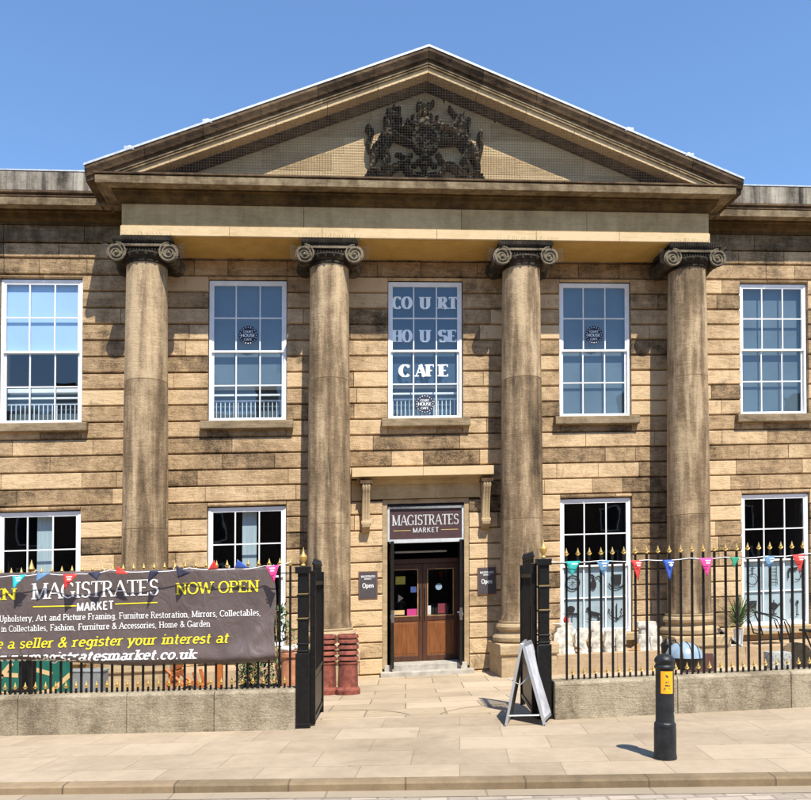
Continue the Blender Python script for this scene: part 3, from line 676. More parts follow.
# ---- columns
COLX = [-5.79, -2.10, 1.98, 5.69]; DC = .6
def column(cx, i):
    rnd = random.Random(i + 5)
    m = MB(); prof = []; tones = []
    zb_, zt = .84, 8.36; joints = [2.95, 5.92]; N = 60
    zs = [zb_ + (zt - zb_) * k / N for k in range(N + 1)]
    for j in joints: zs += [j - .012, j, j + .012]
    zs = sorted(zs); tv = [rnd.uniform(.15, .6), rnd.uniform(.15, .6), rnd.uniform(.5, .95)]
    for q in zs:
        t = (q - zb_) / (zt - zb_); r = .452 - .055 * t ** 1.6
        if any(abs(q - j) < 1e-6 for j in joints): r -= .014
        if q < zb_ + .001: r += .03
        prof.append((r, q)); tones.append(1.5 if any(abs(q - j) < .001 for j in joints) else tv[0] if q < joints[0] else (tv[1] if q < joints[1] else tv[2]))
    m.lathe(prof, cx, DC, 48, tones); sh = bb(m, 'column', 'column', smooth=30)
    # capital
    m = MB(); m.tone = .35
    m.lathe([(.40, 8.26), (.425, 8.27), (.43, 8.30), (.415, 8.32), (.44, 8.34), (.50, 8.42), (.47, 8.46), (.3, 8.47)], cx, DC, 40)
    for k in range(18):                                   # egg ornament round the echinus
        a = math.pi * 2 * k / 18; m.ball(cx + .475 * math.cos(a), DC + .475 * math.sin(a), 8.40, .035, .035, .055, 8, 5, tone=.3)
    m.sweep([[(cx - w_, DC - dd, z), (cx + w_, DC - dd, z), (cx + w_, DC + dd, z), (cx - w_, DC + dd, z)] for z, w_, dd in ((8.60, .52, .40), (8.635, .565, .43), (8.66, .575, .44), (8.70, .575, .44), (8.752, .555, .42))], tone=.15)
    for k in range(22):                                   # dentil-like leaf band on the abacus
        xx = cx - .53 + 1.06 * k / 21; m.box(xx - .014, xx + .014, DC + .43, DC + .452, 8.665, 8.735, tone=.25)
    m.box(cx - .42, cx + .42, DC - .38, DC + .38, 8.46, 8.60, tone=.1)
    for k in range(13):                                   # carved band between the scrolls
        xx = cx - .36 + .06 * k; m.ball(xx, DC + .385, 8.49, .022, .02, .045, 8, 5, tone=.3)
    m.box(cx - .52, cx + .52, DC + .36, DC + .425, 8.555, 8.60, tone=.75)
    bb(m, 'capital', 'capital', sh, smooth=35)
    for s in (-1, 1):
        vx, vz = cx + s * .505, 8.435
        m = MB(); m.tone = .75
        # bolster running back from front scroll to rear scroll
        rings = []
        for k in range(13):
            t = k / 12; d = DC - .40 + .80 * t; rr = .19 - .055 * math.sin(math.pi * t) - (.012 if k % 3 == 1 else 0)
            rings.append([(vx + rr * math.cos(q * math.pi / 10), d, vz + rr * math.sin(q * math.pi / 10)) for q in range(20)])
        m.sweep(rings, tone=.45)
        bb(m, 'volute', 'capital', sh, smooth=35)
        m = MB()
        for dd, sg in ((DC + .402, 1), (DC - .402, -1)):
            pts = []
            for k in range(64):
                t = k / 63; a = math.pi / 2 - s * (-t) * 2 * math.pi * 2.4 * -1; r = .172 * (1 - t) ** .85 + .022
                pts.append((vx - s * r * math.sin(t * 2 * math.pi * 2.4), dd + sg * .012, vz + r * math.cos(t * 2 * math.pi * 2.4)))
            m.tube(pts, [.021 * (1 - .5 * k / 63) for k in range(64)], 6, tone=.78)
            m.ball(vx, dd + sg * .015, vz, .03, .025, .03, 10, 6, tone=1)
        bb(m, 'scroll', 'capital', sh, smooth=40)
    m = MB()                                              # bird spikes on the abacus
    for k in range(22):
        xx = cx - .60 + 1.2 * k / 21; a = rnd.uniform(-.35, .35)
        m.tube([(xx, DC + .43, 8.70), (xx + a * .12, DC + .55 + rnd.uniform(0, .05), 8.74 + rnd.uniform(.0, .05))], .0022, 4)
    for s in (-1, 1):
        for k in range(10):
            dd = DC - .3 + .07 * k; m.tube([(cx + s * .62, dd, 8.60), (cx + s * (.74 + rnd.uniform(0, .05)), dd, 8.55 + rnd.uniform(0, .2))], .0022, 4)
            zz = 8.32 + .03 * k; m.tube([(cx + s * .68, DC + .38, zz), (cx + s * .80, DC + .42, zz + .02)], .003, 4)
    bb(m, 'bird_spikes', 'spike', sh)
    # base
    m = MB(); m.tone = .55
    m.lathe([(.50, .835), (.505, .80), (.49, .78), (.53, .76), (.555, .71), (.545, .66), (.50, .63), (.485, .60), (.50, .565), (.585, .545), (.625, .49), (.62, .42), (.575, .385), (.3, .38)][::-1], cx, DC, 48)
    bb(m, 'base', 'pedestal', sh, smooth=35)
    m = MB(); m.block(cx - .62, cx + .62, .135, .378, -.03, DC + .62, ch=.03, iz=.03, tone=.7)
    m.box(cx - .58, cx + .58, -.03, DC + .575, -.55, .133, tone=.45)
    bb(m, 'pedestal', 'pedestal', sh, bevel=.012)
for i, cx in enumerate(COLX): column(cx, i)
# podium between pedestals
for x0, x1 in ((-13, -6.38), (-5.20, -2.69), (2.57, 5.10), (6.28, 13)):
    m = MB(); x = x0
    while x < x1 - .05:
        e = min(x + 1.3, x1); e = x1 if x1 - e < .5 else e
        m.block(x + .001, e - .001, -.55, .10, -.03, 1.12, ch=.01, iz=.004, ix=.002, tone=random.uniform(.4, .7)); x = e
    bb(m, 'podium', 'podium')

# ---- windows
def window(xc, z0, z1, kind, idx):
    w_ = .815; x0, x1 = xc - w_, xc + w_; fr = .055
    m = MB()
    m.box(x0, x0 + fr, -.20, -.07, z0, z1); m.box(x1 - fr, x1, -.20, -.07, z0, z1)
    m.box(x0 + fr, x1 - fr, -.20, -.07, z1 - fr, z1); m.box(x0 + fr, x1 - fr, -.20, -.05, z0, z0 + .05)
    f = bb(m, 'window', 'white', bevel=.004)
    zm = .5 * (z0 + z1); a, b = x0 + fr + .002, x1 - fr - .002
    for (s0, s1, d0) in ((zm - .02, z1 - fr, -.115), (z0 + .052, zm + .02, -.155)):
        m = MB(); st = .042; d1 = d0 + .034
        m.box(a, a + st, d0, d1, s0, s1); m.box(b - st, b, d0, d1, s0, s1); m.box(a + st, b - st, d0, d1, s1 - st, s1); m.box(a + st, b - st, d0, d1, s0, s0 + st)
        ww = (b - a) / 3; mt = .013
        for k in (1, 2): m.box(a + ww * k - mt, a + ww * k + mt, d0 + .004, d1 - .003, s0 + st, s1 - st)
        zz = .5 * (s0 + s1)
        for k in range(3): m.box(max(a + st, a + ww * k + mt), min(b - st, a + ww * (k + 1) - mt), d0 + .004, d1 - .003, zz - mt, zz + mt)
        bb(m, 'sash', 'white', f)
        m = MB(); m.add([(a + .01, d0 + .015, s0 + .01), (b - .01, d0 + .015, s0 + .01), (b - .01, d0 + .015, s1 - .01), (a + .01, d0 + .015, s1 - .01)], [(0, 1, 2, 3)]); bb(m, 'pane', 'glass', f)
    m = MB(); m.box(x0 - .02, x1 + .02, -2.4, -.6, z0 - .1, z1 + .1)      # dark room behind
    m.f.pop(3); m.t.pop(3)
    bb(m, 'room', 'room', f, keep=True)
    # sill
    if kind != 'door':
        m = MB(); up_ = z0 > 4
        m.block(xc - .97, xc + .97, z0 - .185, z0 - .005, -.2, .14, ch=.02, iz=.01, tone=.6); bb(m, 'sill', 'sill' if up_ else 'pedestal', f, bevel=.01)
    def panel(name, mat, u0, u1, v0, v1, d=-.22):
        m = MB(); m.box(x0 + fr + (x1 - x0 - 2 * fr) * u0, x0 + fr + (x1 - x0 - 2 * fr) * u1, d - .01, d, z0 + .05 + (z1 - z0 - .1) * v0, z0 + .05 + (z1 - z0 - .1) * v1); return bb(m, name, mat, f)
    def railing(v):
        m = MB(); zt = z0 + .05 + (z1 - z0 - .1) * v
        for k in range(16): xx = x0 + .08 + (x1 - x0 - .16) * (k + .5) / 16; m.box(xx - .008, xx + .008, -.335, -.32, z0 + .03, zt)
        m.box(x0, x1, -.34, -.315, zt, zt + .03); m.box(x0, x1, -.36, -.30, zt + .26, zt + .34); m.box(x0, x1, -.36, -.30, zt + .12, zt + .16)
        bb(m, 'balustrade', 'white', f)
        panel('inner_wall', 'slate', 0, 1, 0, .27, d=-.42)
    if kind in ('sticker', 'plain', 'cafe'): 
        panel('blind', 'slate2' if kind == 'cafe' else 'slate', 0, 1, .25 if (kind == 'cafe' or idx == 1) else 0, 1)
        if kind == 'cafe' or idx == 1: railing(.15)
    if kind == 'sky':
        panel('blind', 'skyblind', 0, 1, .49, 1, d=-.165); railing(.14)
    if kind == 'display':
        panel('display_panel', 'film', 0, 1, 0, .49, d=-.165)
    if kind == 'lounge': panel('curtain', 'curtain', .42, .62, 0, 1, d=-.26)
    # decals on the inside of the panes are just in front of the glass
    dz = (z1 - z0 - .1) / 4; dx = (x1 - x0 - 2 * fr) / 3; du = -.130; 
    def sticker(cx, cz, r=.20, dd=-.136):
        m = MB(); pts = []
        for k in range(48): q = r * (1 + .05 * math.cos(k * math.pi * 2 / 4)); a = 2 * math.pi * k / 48; pts.append((cx + q * math.cos(a), cz + q * math.sin(a)))
        m.prism(pts, dd - .003, dd); st = bb(m, 'sticker', 'decalblue', f)
        m = MB()
        for s, zz, ww, hh in (('COURT', cz + .055, .20, .045), ('HOUSE', cz - .035, .30, .065), ('CAFE', cz - .115, .17, .045)):
            lettering(m, s, fnxz(cx - ww / 2, dd, zz), ww, hh, thick=.2, thin=.12, serif=False)
        for k in range(20):
            a = 2 * math.pi * k / 20; qx, qz = cx + r * .86 * math.cos(a), cz + r * .86 * math.sin(a); m.add([(qx - .008, dd + .002, qz - .008), (qx + .008, dd + .002, qz - .008), (qx + .008, dd + .002, qz + .008), (qx - .008, dd + .002, qz + .008)], [(0, 1, 2, 3)])
        bb(m, 'sticker_print', 'bluewhite', f)
    if kind == 'sticker': sticker(xc, z0 + .05 + dz * 2.48, dd=-.096)
    if kind == 'cafe':
        sticker(xc, z0 + .05 + dz * .42, .21)
        m = MB(); kw = dict(thick=.36, thin=.09, serif=True, gap=.16)
        for row, parts in ((3.45, (('CO', 0), ('U', 1), ('RT', 2))), (2.45, (('HO', 0), ('U', 1), ('SE', 2))), (1.42, (('C', 0.15), ('AF', 1), ('E', 2)))):
            d = -.096 if row > 2 else -.136
            for s, col in parts:
                wd = .40 if len(s) == 2 else .20
                cx = x0 + fr + dx * (int(col) + .5) + (.06 if s == 'C' else (-.08 if s == 'E' else 0))
                lettering(m, s, fnxz(cx - wd / 2, d, z0 + .05 + dz * (row - .17)), wd, .26, **kw)
        bb(m, 'lettering', 'bluewhite', f, label='pale stencilled lettering COURT HOUSE CAFE')
    if kind == 'display': silhouettes(f, xc, x0 + fr, z0 + .05, dx, dz, idx)
    return f
def ringstrip(m, cx, cz, r, w_, d, n=28, sy=1):
    vs = []
    for k in range(n):
        a = 2 * math.pi * k / n; vs += [(cx + (r - w_) * math.cos(a), d, cz + sy * (r - w_) * math.sin(a)), (cx + r * math.cos(a), d, cz + sy * r * math.sin(a))]
    m.add(vs, [(2 * k, 2 * k + 1, (2 * k + 3) % (2 * n), (2 * k + 2) % (2 * n)) for k in range(n)])
def line(m, pts, w_, d):
    for i in range(len(pts) - 1):
        (a, b), (c, e) = pts[i], pts[i + 1]; L = math.hypot(c - a, e - b) or 1; nx, nz = -(e - b) / L * w_ / 2, (c - a) / L * w_ / 2
        dd = d + (i % 5) * .0003; m.add([(a + nx, dd, b + nz), (c + nx, dd, e + nz), (c - nx, dd, e - nz), (a - nx, dd, b - nz)], [(0, 1, 2, 3)])
def disc(m, cx, cz, rx, rz, d, n=18): m.add([(cx + rx * math.cos(2 * math.pi * k / n), d, cz + rz * math.sin(2 * math.pi * k / n)) for k in range(n)], [tuple(range(n))])
def silhouettes(f, xc, x0, z0, dx, dz, idx):
    d = -.134; P = [(x0 + dx * (i + .5), z0 + dz * (j + .5)) for j in (1, 0) for i in range(3)]
    def mk(name, fn):
        m = MB(); fn(m); bb(m, name, 'decal', f)
    if idx == 3:
        c = P[0]; mk('wheel_decal', lambda m: (ringstrip(m, c[0], c[1], .17, .035, d), [line(m, [c, (c[0] + .14 * math.cos(a), c[1] + .14 * math.sin(a))], .008, d) for a in [k * .785 for k in range(8)]]))
        c1 = P[1]; mk('pitcher_decal', lambda m: (disc(m, c1[0] - .03, c1[1] - .06, .07, .11, d), line(m, [(c1[0] - .03, c1[1]), (c1[0] - .03, c1[1] + .14), (c1[0] - .1, c1[1] + .15)], .05, d + .002), line(m, [(c1[0], c1[1] + .08), (c1[0] + .1, c1[1] + .13), (c1[0] + .14, c1[1] + .04)], .03, d + .003)))
        c2 = P[2]; mk('bucket_decal', lambda m: (m.add([(c2[0] - .10, d, c2[1] - .08), (c2[0] + .10, d, c2[1] - .08), (c2[0] + .12, d, c2[1] + .15), (c2[0] - .12, d, c2[1] + .15)], [(0, 1, 2, 3)]), line(m, A(c2[0], c2[1] - .02, .18, .14, 190, 350, 10), .035, d + .002)))
        c3 = P[3]; mk('chair_decal', lambda m: (disc(m, c3[0] - .05, c3[1] + .13, .10, .08, d), line(m, [(c3[0] - .12, c3[1] + .02), (c3[0] + .14, c3[1] + .02)], .05, d + .002), [line(m, [(c3[0] + q, c3[1]), (c3[0] + q * 1.2, c3[1] - .2)], .015, d + .003) for q in (-.1, -.02, .11)]))
        c4 = P[4]; mk('rocking_horse_decal', lambda m: (line(m, [(c4[0] - .12, c4[1] + .04), (c4[0] + .10, c4[1] - .02)], .09, d), line(m, [(c4[0] - .10, c4[1] + .03), (c4[0] - .14, c4[1] + .15), (c4[0] - .19, c4[1] + .10)], .06, d + .002), line(m, [(c4[0] + .1, c4[1]), (c4[0] + .17, c4[1] - .1)], .03, d + .003), [line(m, [(c4[0] + q, c4[1]), (c4[0] + q * 1.3, c4[1] - .14)], .03, d + .003) for q in (-.08, .07)], line(m, A(c4[0], c4[1] + .02, .22, .18, 220, 320, 8), .02, d + .004)))
        c5 = P[5]; mk('chandelier_decal', lambda m: (line(m, [(c5[0], c5[1] + .22), (c5[0], c5[1] - .16)], .025, d), line(m, A(c5[0], c5[1] + .05, .18, .16, 180, 360, 12), .02, d + .002), line(m, A(c5[0], c5[1] + .02, .11, .13, 180, 360, 10), .018, d + .003), [disc(m, c5[0] + q, c5[1] + .08, .018, .035, d + .004) for q in (-.18, -.11, .11, .18)], disc(m, c5[0], c5[1] - .12, .04, .03, d + .005)))
    else:
        c = P[0]; mk('lamp_decal', lambda m: (line(m, [(c[0], c[1] + .22), (c[0], c[1] + .02)], .02, d), ringstrip(m, c[0], c[1] - .07, .13, .018, d + .002), line(m, [(c[0] - .05, c[1] + .18), (c[0] + .05, c[1] + .18)], .02, d + .003)))
        c1 = P[1]; mk('ladder_decal', lambda m: ([line(m, [(c1[0] + q, c1[1] - .22), (c1[0] + q * .8, c1[1] + .22)], .016, d) for q in (-.09, .09)], [line(m, [(c1[0] - .085, c1[1] - .17 + .08 * k), (c1[0] + .085, c1[1] - .17 + .08 * k)], .014, d + .002) for k in range(5)]))
        c2 = P[2]; mk('arch_lamp_decal', lambda m: (line(m, [(c2[0] - .14, c2[1] + .12), (c2[0] + .08, c2[1] + .14)], .07, d), line(m, [(c2[0] - .14, c2[1] + .12), (c2[0] - .14, c2[1] - .08)], .03, d + .002), line(m, A(c2[0] + .08, c2[1] + .02, .10, .14, 90, -120, 10), .02, d + .003)))
        c3 = P[3]; mk('armchair_decal', lambda m: (m.add([(c3[0] - .10, d, c3[1] - .02), (c3[0] + .08, d, c3[1] - .02), (c3[0] + .10, d, c3[1] + .16), (c3[0] - .10, d, c3[1] + .16)], [(0, 1, 2, 3)]), [line(m, [(c3[0] + q, c3[1]), (c3[0] + q, c3[1] - .2)], .02, d + .002) for q in (-.09, .07)]))
        c4 = P[4]; mk('urn_decal', lambda m: (disc(m, c4[0], c4[1] + .02, .10, .085, d), line(m, [(c4[0], c4[1] + .16), (c4[0], c4[1] - .16)], .03, d + .002), line(m, [(c4[0] - .07, c4[1] - .16), (c4[0] + .07, c4[1] - .16)], .03, d + .003), line(m, [(c4[0] + .08, c4[1] + .03), (c4[0] + .19, c4[1] + .1)], .03, d + .004)))
        c5 = P[5]; mk('candlestick_decal', lambda m: [(line(m, [(c5[0] + q, c5[1] + .2 - h), (c5[0] + q, c5[1] - .2)], .02, d), disc(m, c5[0] + q, c5[1] + .17 - h, .035, .045, d + .002), line(m, [(c5[0] + q - .04, c5[1] - .2), (c5[0] + q + .04, c5[1] - .2)], .025, d + .003)) for q, h in ((-.06, .0), (.07, .08))])
wl = ['upper window with pale blue panes on the left wing', 'upper window with round sticker on the left', 'central upper window lettered COURT HOUSE CAFE', 'upper window with round sticker on the right', 'upper window on the right wing']
for i, (x, k) in enumerate(zip(UP, ('sky', 'sticker', 'cafe', 'sticker', 'plain'))):
    window(x, 5.26, 8.29, k, i)['label'] = wl[i]
for i, (x, k) in enumerate(zip(UP, ('lounge', 'lounge', None, 'display', 'display'))):
    if k: window(x, .43, 3.43, k, i)['label'] = ('ground floor window with dark panes and a pale curtain' if i < 2 else 'ground floor window with black silhouette decals')

# ---- doorway
m = MB(); m.box(-1.20, 1.20, -.03, .035, 3.525, 3.95, tone=.6); bb(m, 'door_frieze', 'ashlar')
m = MB()
for x0, x1 in ((-1.62, -1.201), (1.201, 1.44)): m.block(x0, x1, 3.50, 3.95, -.05, .0, iz=.01, tone=.5)
m.block(-1.62, -.1, 4.005 - .03, 4.17, -.05, .34, ch=.02, iz=.005, tone=.9); m.block(-.1, 1.44, 4.005 - .03, 4.17, -.05, .34, ch=.02, iz=.005, tone=.8)
bb(m, 'door_hood', 'band')
m = MB(); m.sweep([[(x, d, z) for d, z in ((-.04, 3.83), (.06, 3.83), (.08, 3.87), (.14, 3.90), (.15, 3.94), (.20, 3.972), (-.04, 3.972))] for x in (-1.5, 1.42)]); bb(m, 'hood_moulding', 'ashlar')
for cx in (-1.31, 1.30):
    m = MB(); pts = [(.0, 3.83), (.30, 3.83), (.31, 3.76), (.27, 3.68), (.21, 3.5), (.17, 3.3), (.15, 3.1), (.17, 3.03), (.21, 2.98), (.20, 2.92), (.14, 2.88), (.10, 2.84), (.04, 2.80), (.0, 2.80)]
    m.prism(pts, cx - .085, cx + .085, plane='yz', tone=.6)
    for q in (-.06, 0, .06): m.prism([(a + .014 if a > .05 else a, b) for a, b in pts[1:8]] + [(.0, 3.1), (.0, 3.83)], cx + q - .014, cx + q + .014, plane='yz', tone=.8)
    m.tube([(cx - .10, .21, 3.77), (cx + .10, .21, 3.77)], .065, 12); m.tube([(cx - .10, .15, 3.00), (cx + .10, .15, 3.00)], .055, 12); m.tube([(cx - .07, .07, 2.86), (cx + .07, .07, 2.86)], .04, 10)
    bb(m, 'console', 'pedestal', smooth=40)
    m = MB(); m.box(cx - .13, cx + .13, -.02, .33, 3.832, 3.90); bb(m, 'console_cap', 'sima')
m = MB()                                                    # painted door frame and fanlight transom
m.box(-.938, -.835, -.45, -.03, -.15, 3.42); m.box(.855, .958, -.45, -.03, -.15, 3.42); m.box(-.938, .958, -.45, -.03, 3.421, 3.515)
bb(m, 'door_frame', 'pedestal', bevel=.006)
m = MB(); m.box(-.83, -.785, -.12, -.05, 2.60, 3.36); m.box(.805, .85, -.12, -.05, 2.60, 3.36); m.box(-.785, .805, -.12, -.05, 3.30, 3.36); m.box(-.785, .805, -.14, -.04, 2.56, 2.64)
bb(m, 'transom_frame', 'greyframe', bevel=.004)
m = MB(); m.box(-.94, -.9, -1.6, -.05, -.2, 3.4); m.box(.92, .96, -1.6, -.05, -.2, 3.4); m.box(-.9, .92, -1.6, -.05, 3.3, 3.4); m.box(-.9, .92, -1.62, -1.58, -.2, 3.4)
bb(m, 'lobby', 'room')
m = MB(); m.box(-.9, .92, -1.57, -.001, -.40, -.075); m.box(-1.0, 1.02, .0, .26, -.5, -.20); bb(m, 'doorstep', 'concrete', bevel=.012)
m = MB(); m.box(-.62, .55, -.60, -.56, 2.36, 2.40); bb(m, 'lamp_tube', 'greyframe')
m = MB(); m.box(-.9, .92, -.70, -.55, 2.12, 2.22); m.box(-.9, -.80, -.68, -.58, -.07, 2.12); m.box(.82, .92, -.68, -.58, -.07, 2.12); bb(m, 'inner_frame', 'doordark')
for k, (a, b) in enumerate(((-.795, .008), (.014, .815))):
    m = MB(); D1, D2 = -.66, -.60; st = .10; zt = 2.115; zb2 = -.065
    m.box(a, a + st, D1, D2, zb2, zt); m.box(b - st, b, D1, D2, zb2, zt); m.box(a + st, b - st, D1, D2, zt - .12, zt); m.box(a + st, b - st, D1, D2, .83, .93); m.box(a + st, b - st, D1, D2, zb2, .05)
    dr = bb(m, 'door', 'doordark', bevel=.005)
    m = MB(); m.box(a + st, b - st, D1 + .015, D2 - .012, .052, .828); m.box(a + st + .05, b - st - .05, D2 - .0119, D2 - .005, .10, .78); bb(m, 'door_panel', 'dooroak', dr, bevel=.005)
    m = MB(); m.box(a + st, b - st, D1 + .02, D1 + .026, .932, zt - .122); bb(m, 'pane', 'glassdark', dr)
    m = MB(); q = .016; gx0, gx1, gz0, gz1 = a + st, b - st, .932, zt - .122
    m.box(gx0, gx0 + q, D2 - .02, D2 + .004, gz0, gz1); m.box(gx1 - q, gx1, D2 - .02, D2 + .004, gz0, gz1); m.box(gx0 + q, gx1 - q, D2 - .02, D2 + .004, gz0, gz0 + q); m.box(gx0 + q, gx1 - q, D2 - .02, D2 + .004, gz1 - q, gz1)
    bb(m, 'glazing_bead', 'wood', dr)
    m = MB(); hx = b - .05 if k == 0 else a + .05; m.tube([(hx, D2 + .06, .92), (hx, D2 + .06, 1.62)], .014, 10)
    for z in (.97, 1.57): m.tube([(hx, D2, z), (hx, D2 + .06, z)], .010, 8)
    bb(m, 'handle', 'chrome', dr, smooth=40)
    def paper(name, mat, x0, x1, z0, z1, lab=None):
        m = MB(); m.box(x0, x1, D1 + .027, D1 + .031, z0, z1); o = bb(m, name, mat, dr)
        if lab: o['label'] = lab
    if k == 0:
        M['paperyellow'] = plain('yellow_paper', (.42, .36, .05), .7, var=.1); M['bluepaper'] = plain('blue_paper', (.03, .06, .22), .7, var=.2); paper('poster', 'paperyellow', -.60, -.38, 1.66, 1.84, 'yellow notice on the door glass'); paper('poster', 'bluepaper', -.26, -.13, 1.47, 1.60, 'blue notice on the door glass'); 
        paper('poster', 'paneltan', -.68, -.40, .98, 1.08, 'tan strip of paper on the door glass'); 
        M['pink'] = plain('pink_paper', (.45, .03, .18), .7, var=.1); paper('poster', 'pink', -.34, -.12, .945, 1.10, 'pink notice on the door glass')
        m = MB(); disc(m, -.5, 1.35, .08, .10, D1 + .03, 3); bb(m, 'poster', 'signgrey', dr, label='small grey triangular notice')
    else:
        m = MB(); disc(m, .38, 1.58, .075, .075, D1 + .03); bb(m, 'poster', 'steelblue', dr, label='round pale sticker on the door glass')
        paper('poster', 'greyframe', .13, .20, .96, 1.16, 'small white notice'); M['darkred'] = plain('dark_red_paper', (.16, .02, .035), .7, var=.2); paper('poster', 'darkred', .36, .56, .98, 1.20, 'dark red poster')
# outer black leaves folded back against the jambs
for k, (hx, sg) in enumerate(((-.80, -1), (.82, 1))):
    m = MB(); T = place((0, 0, 0), 0, frame=lambda p: Vector(p))
    ang = sg * R(6); ca, sa = math.cos(ang), math.sin(ang)
    def TF(p, hx=hx, ca=ca, sa=sa): u, v, z = p; return (hx + v * ca - u * sa, -.50 + u * ca + v * sa, z)   # u: along the leaf towards the street
    m.T = TF; m.box(0, .66, -.025, .025, -.12 if k else -.14, 2.60)
    lf = bb(m, 'outer_door', 'blackdoor', bevel=.004, label='black outer door leaf folded open on the ' + ('right' if k else 'left') + ' jamb')
    m = MB(); m.T = TF
    for z0, z1 in ((.0, .75), (.87, 1.6), (1.72, 2.48)):
        m.box(.08, .58, -sg * .026 - .006, -sg * .026 + .006, z0, z1)
    bb(m, 'panel', 'blackdoor', lf, bevel=.004)
    m = MB(); m.T = TF; m.tube([(.60, -sg * .03, 1.02), (.60, -sg * .07, 1.02), (.56, -sg * .07, 1.02)], .012, 8); m.ball(.64, -sg * .0, .98, .02, .05, .05); m.box(.59, .672, -.03, .03, .85, 1.12); bb(m, 'lock', 'chrome', lf)

# ================================================================ SIGNS ON THE BUILDING
def sign_thing(name, origin, label, cat, group=None): return empty(name, FB(origin), label, cat, group)
sg = sign_thing('shop_sign', (0, 0, 2.65), 'maroon transom sign lettered MAGISTRATES MARKET above the entrance doors', 'sign')
m = MB(); m.box(-.784, .804, -.11, -.085, 2.642, 3.298); m.build('board', 'maroon', sg, frame=FB)
m = MB(); lettering(m, 'MAGISTRATES', fnxz(-.72, -.085, 2.95), 1.46, .225, thick=.15, thin=.06); lettering(m, 'MARKET', fnxz(-.27, -.085, 2.785), .57, .105, thick=.17, thin=.13, serif=False, gap=.14)
m.build('lettering', 'greyframe', sg, frame=FB)
m = MB(); line(m, [(-.70, 2.835), (-.32, 2.835)], .012, -.083); line(m, [(.35, 2.835), (.73, 2.835)], .012, -.083); m.build('rule', 'palegold', sg, frame=FB)
for cx, lab in ((-1.255, 'small dark Open sign on the stone left of the entrance doors'), (1.345, 'small dark Open sign partly in shadow right of the entrance doors')):
    sg = sign_thing('open_sign', (cx, 0, 1.37), lab, 'sign', 'Open signs beside the entrance')
    m = MB(); m.box(cx - .205, cx + .205, .006, .022, 1.38, 1.975); m.build('board', 'brownedge', sg, frame=FB, bevel=.003)
    m = MB(); m.box(cx - .185, cx + .185, .0225, .026, 1.40, 1.955); m.build('face', 'signgrey', sg, frame=FB)
    m = MB(); lettering(m, 'MAGISTRATES', fnxz(cx - .15, .0262, 1.84), .30, .045, thick=.2, thin=.12); lettering(m, 'MARKET', fnxz(cx - .08, .0262, 1.795), .16, .028, thick=.2, thin=.15, serif=False)
    lettering(m, 'Open', fnxz(cx - .12, .0262, 1.62), .24, .095, thick=.18, thin=.14, serif=False); m.build('lettering', 'print', sg, frame=FB)

# ================================================================ FORECOURT WALLS AND RAILINGS
yL = lambda x: 9.40 - .073 * (x + 1.34)
yR = lambda x: 9.46 + .083 * (x - 1.84)
def dwarf(cuts, y, label, ht):
    m = MB()
    for i in range(len(cuts) - 1):
        a, b = cuts[i] + .003, cuts[i + 1] - .003
        pr = [(0, -.2), (-.0, ht - .03), (.03, ht), (.33, ht), (.36, ht - .03), (.36, -.4)]
        m.sweep([[(x, y(x) + o, z) for o, z in pr] for x in (a, b)], tone=random.uniform(.3, .7))
    return m.build('forecourt_wall', 'dwarf', label=label, cat='wall', bevel=.008)
dwarf([-8.0, -6.3, -4.85, -3.45, -2.35, -1.345], yL, 'low weathered stone wall under the railings that carry the banner', .49)
dwarf([1.83, 3.38, 4.85, 6.4, 8.0], yR, 'low weathered stone wall under the railings behind the bollard', .46)
def finial(m, x, y, z, s=1):                                # gilded spearhead with side leaves
    m.lathe([(.004 * s, z), (.016 * s, z + .008 * s), (.018 * s, z + .016 * s), (.006 * s, z + .022 * s), (.010 * s, z + .03 * s), (.024 * s, z + .05 * s), (.012 * s, z + .085 * s), (.001, z + .125 * s)], x, y, 8)
    for q in (-1, 1): m.tube([(x, y, z + .024 * s), (x + q * .022 * s, y, z + .026 * s), (x + q * .034 * s, y, z + .045 * s)], [.009 * s, .008 * s, .003 * s], 5)
def railings(px0, px1, step, y, ht, label, xend0, xend1):
    x0 = at(px0, 600, y(at(px0, 600, 9.6)[0]) + .17)[0]; x1 = at(px1, 600, y(at(px1, 600, 9.6)[0]) + .17)[0]
    o = empty('iron_railing', FW(((x0 + x1) / 2, y((x0 + x1) / 2) + .17, ht)), label, 'railing')
    Y = lambda x: y(x) + .17
    for z in (1.915,):
        m = MB(); m.sweep([[(x, Y(x) + a, z + b) for a, b in ((-.018, -.006), (.018, -.006), (.018, .006), (-.018, .006))] for x in (xend0, xend1)]); m.build('top_rail', 'black', o)
    m = MB(); m.sweep([[(x, Y(x) + a, ht - .005 + b) for a, b in ((-.016, -.006), (.016, -.006), (.016, .006), (-.016, .006))] for x in (xend0, xend1)]); m.build('bottom_rail', 'black', o)
    stp = step; x = x0; k = 0
    while x <= x1 + .001:
        big = (label.startswith('black iron railings carrying') and k in (9,))
        m = MB(); r = .0125 if not big else .02; m.box(x - r, x + r, Y(x) - r, Y(x) + r, ht - .02, 2.0); b = m.build('bar', 'black', o)
        m = MB(); finial(m, x, Y(x), 2.0, 1.6 if big else .85); m.build('finial', 'gold', b, smooth=40)
        xx = x + stp / 2
        if xx < x1:
            m = MB(); m.box(xx - .011, xx + .011, Y(xx) - .011, Y(xx) + .011, ht - .02, ht + .075); b = m.build('short_bar', 'black', o)
            m = MB(); finial(m, xx, Y(xx), ht + .075, .8); m.build('finial', 'gold', b, smooth=40)
        x += stp; k += 1
    return o
railings(-60, 292, .1335, yL, .47, 'black iron railings carrying the long brown banner', -5.9, -1.27)
railings(566, 890, .1475, yR, .44, 'black iron railings with gold spearheads behind the bollard', 1.78, 6.0)
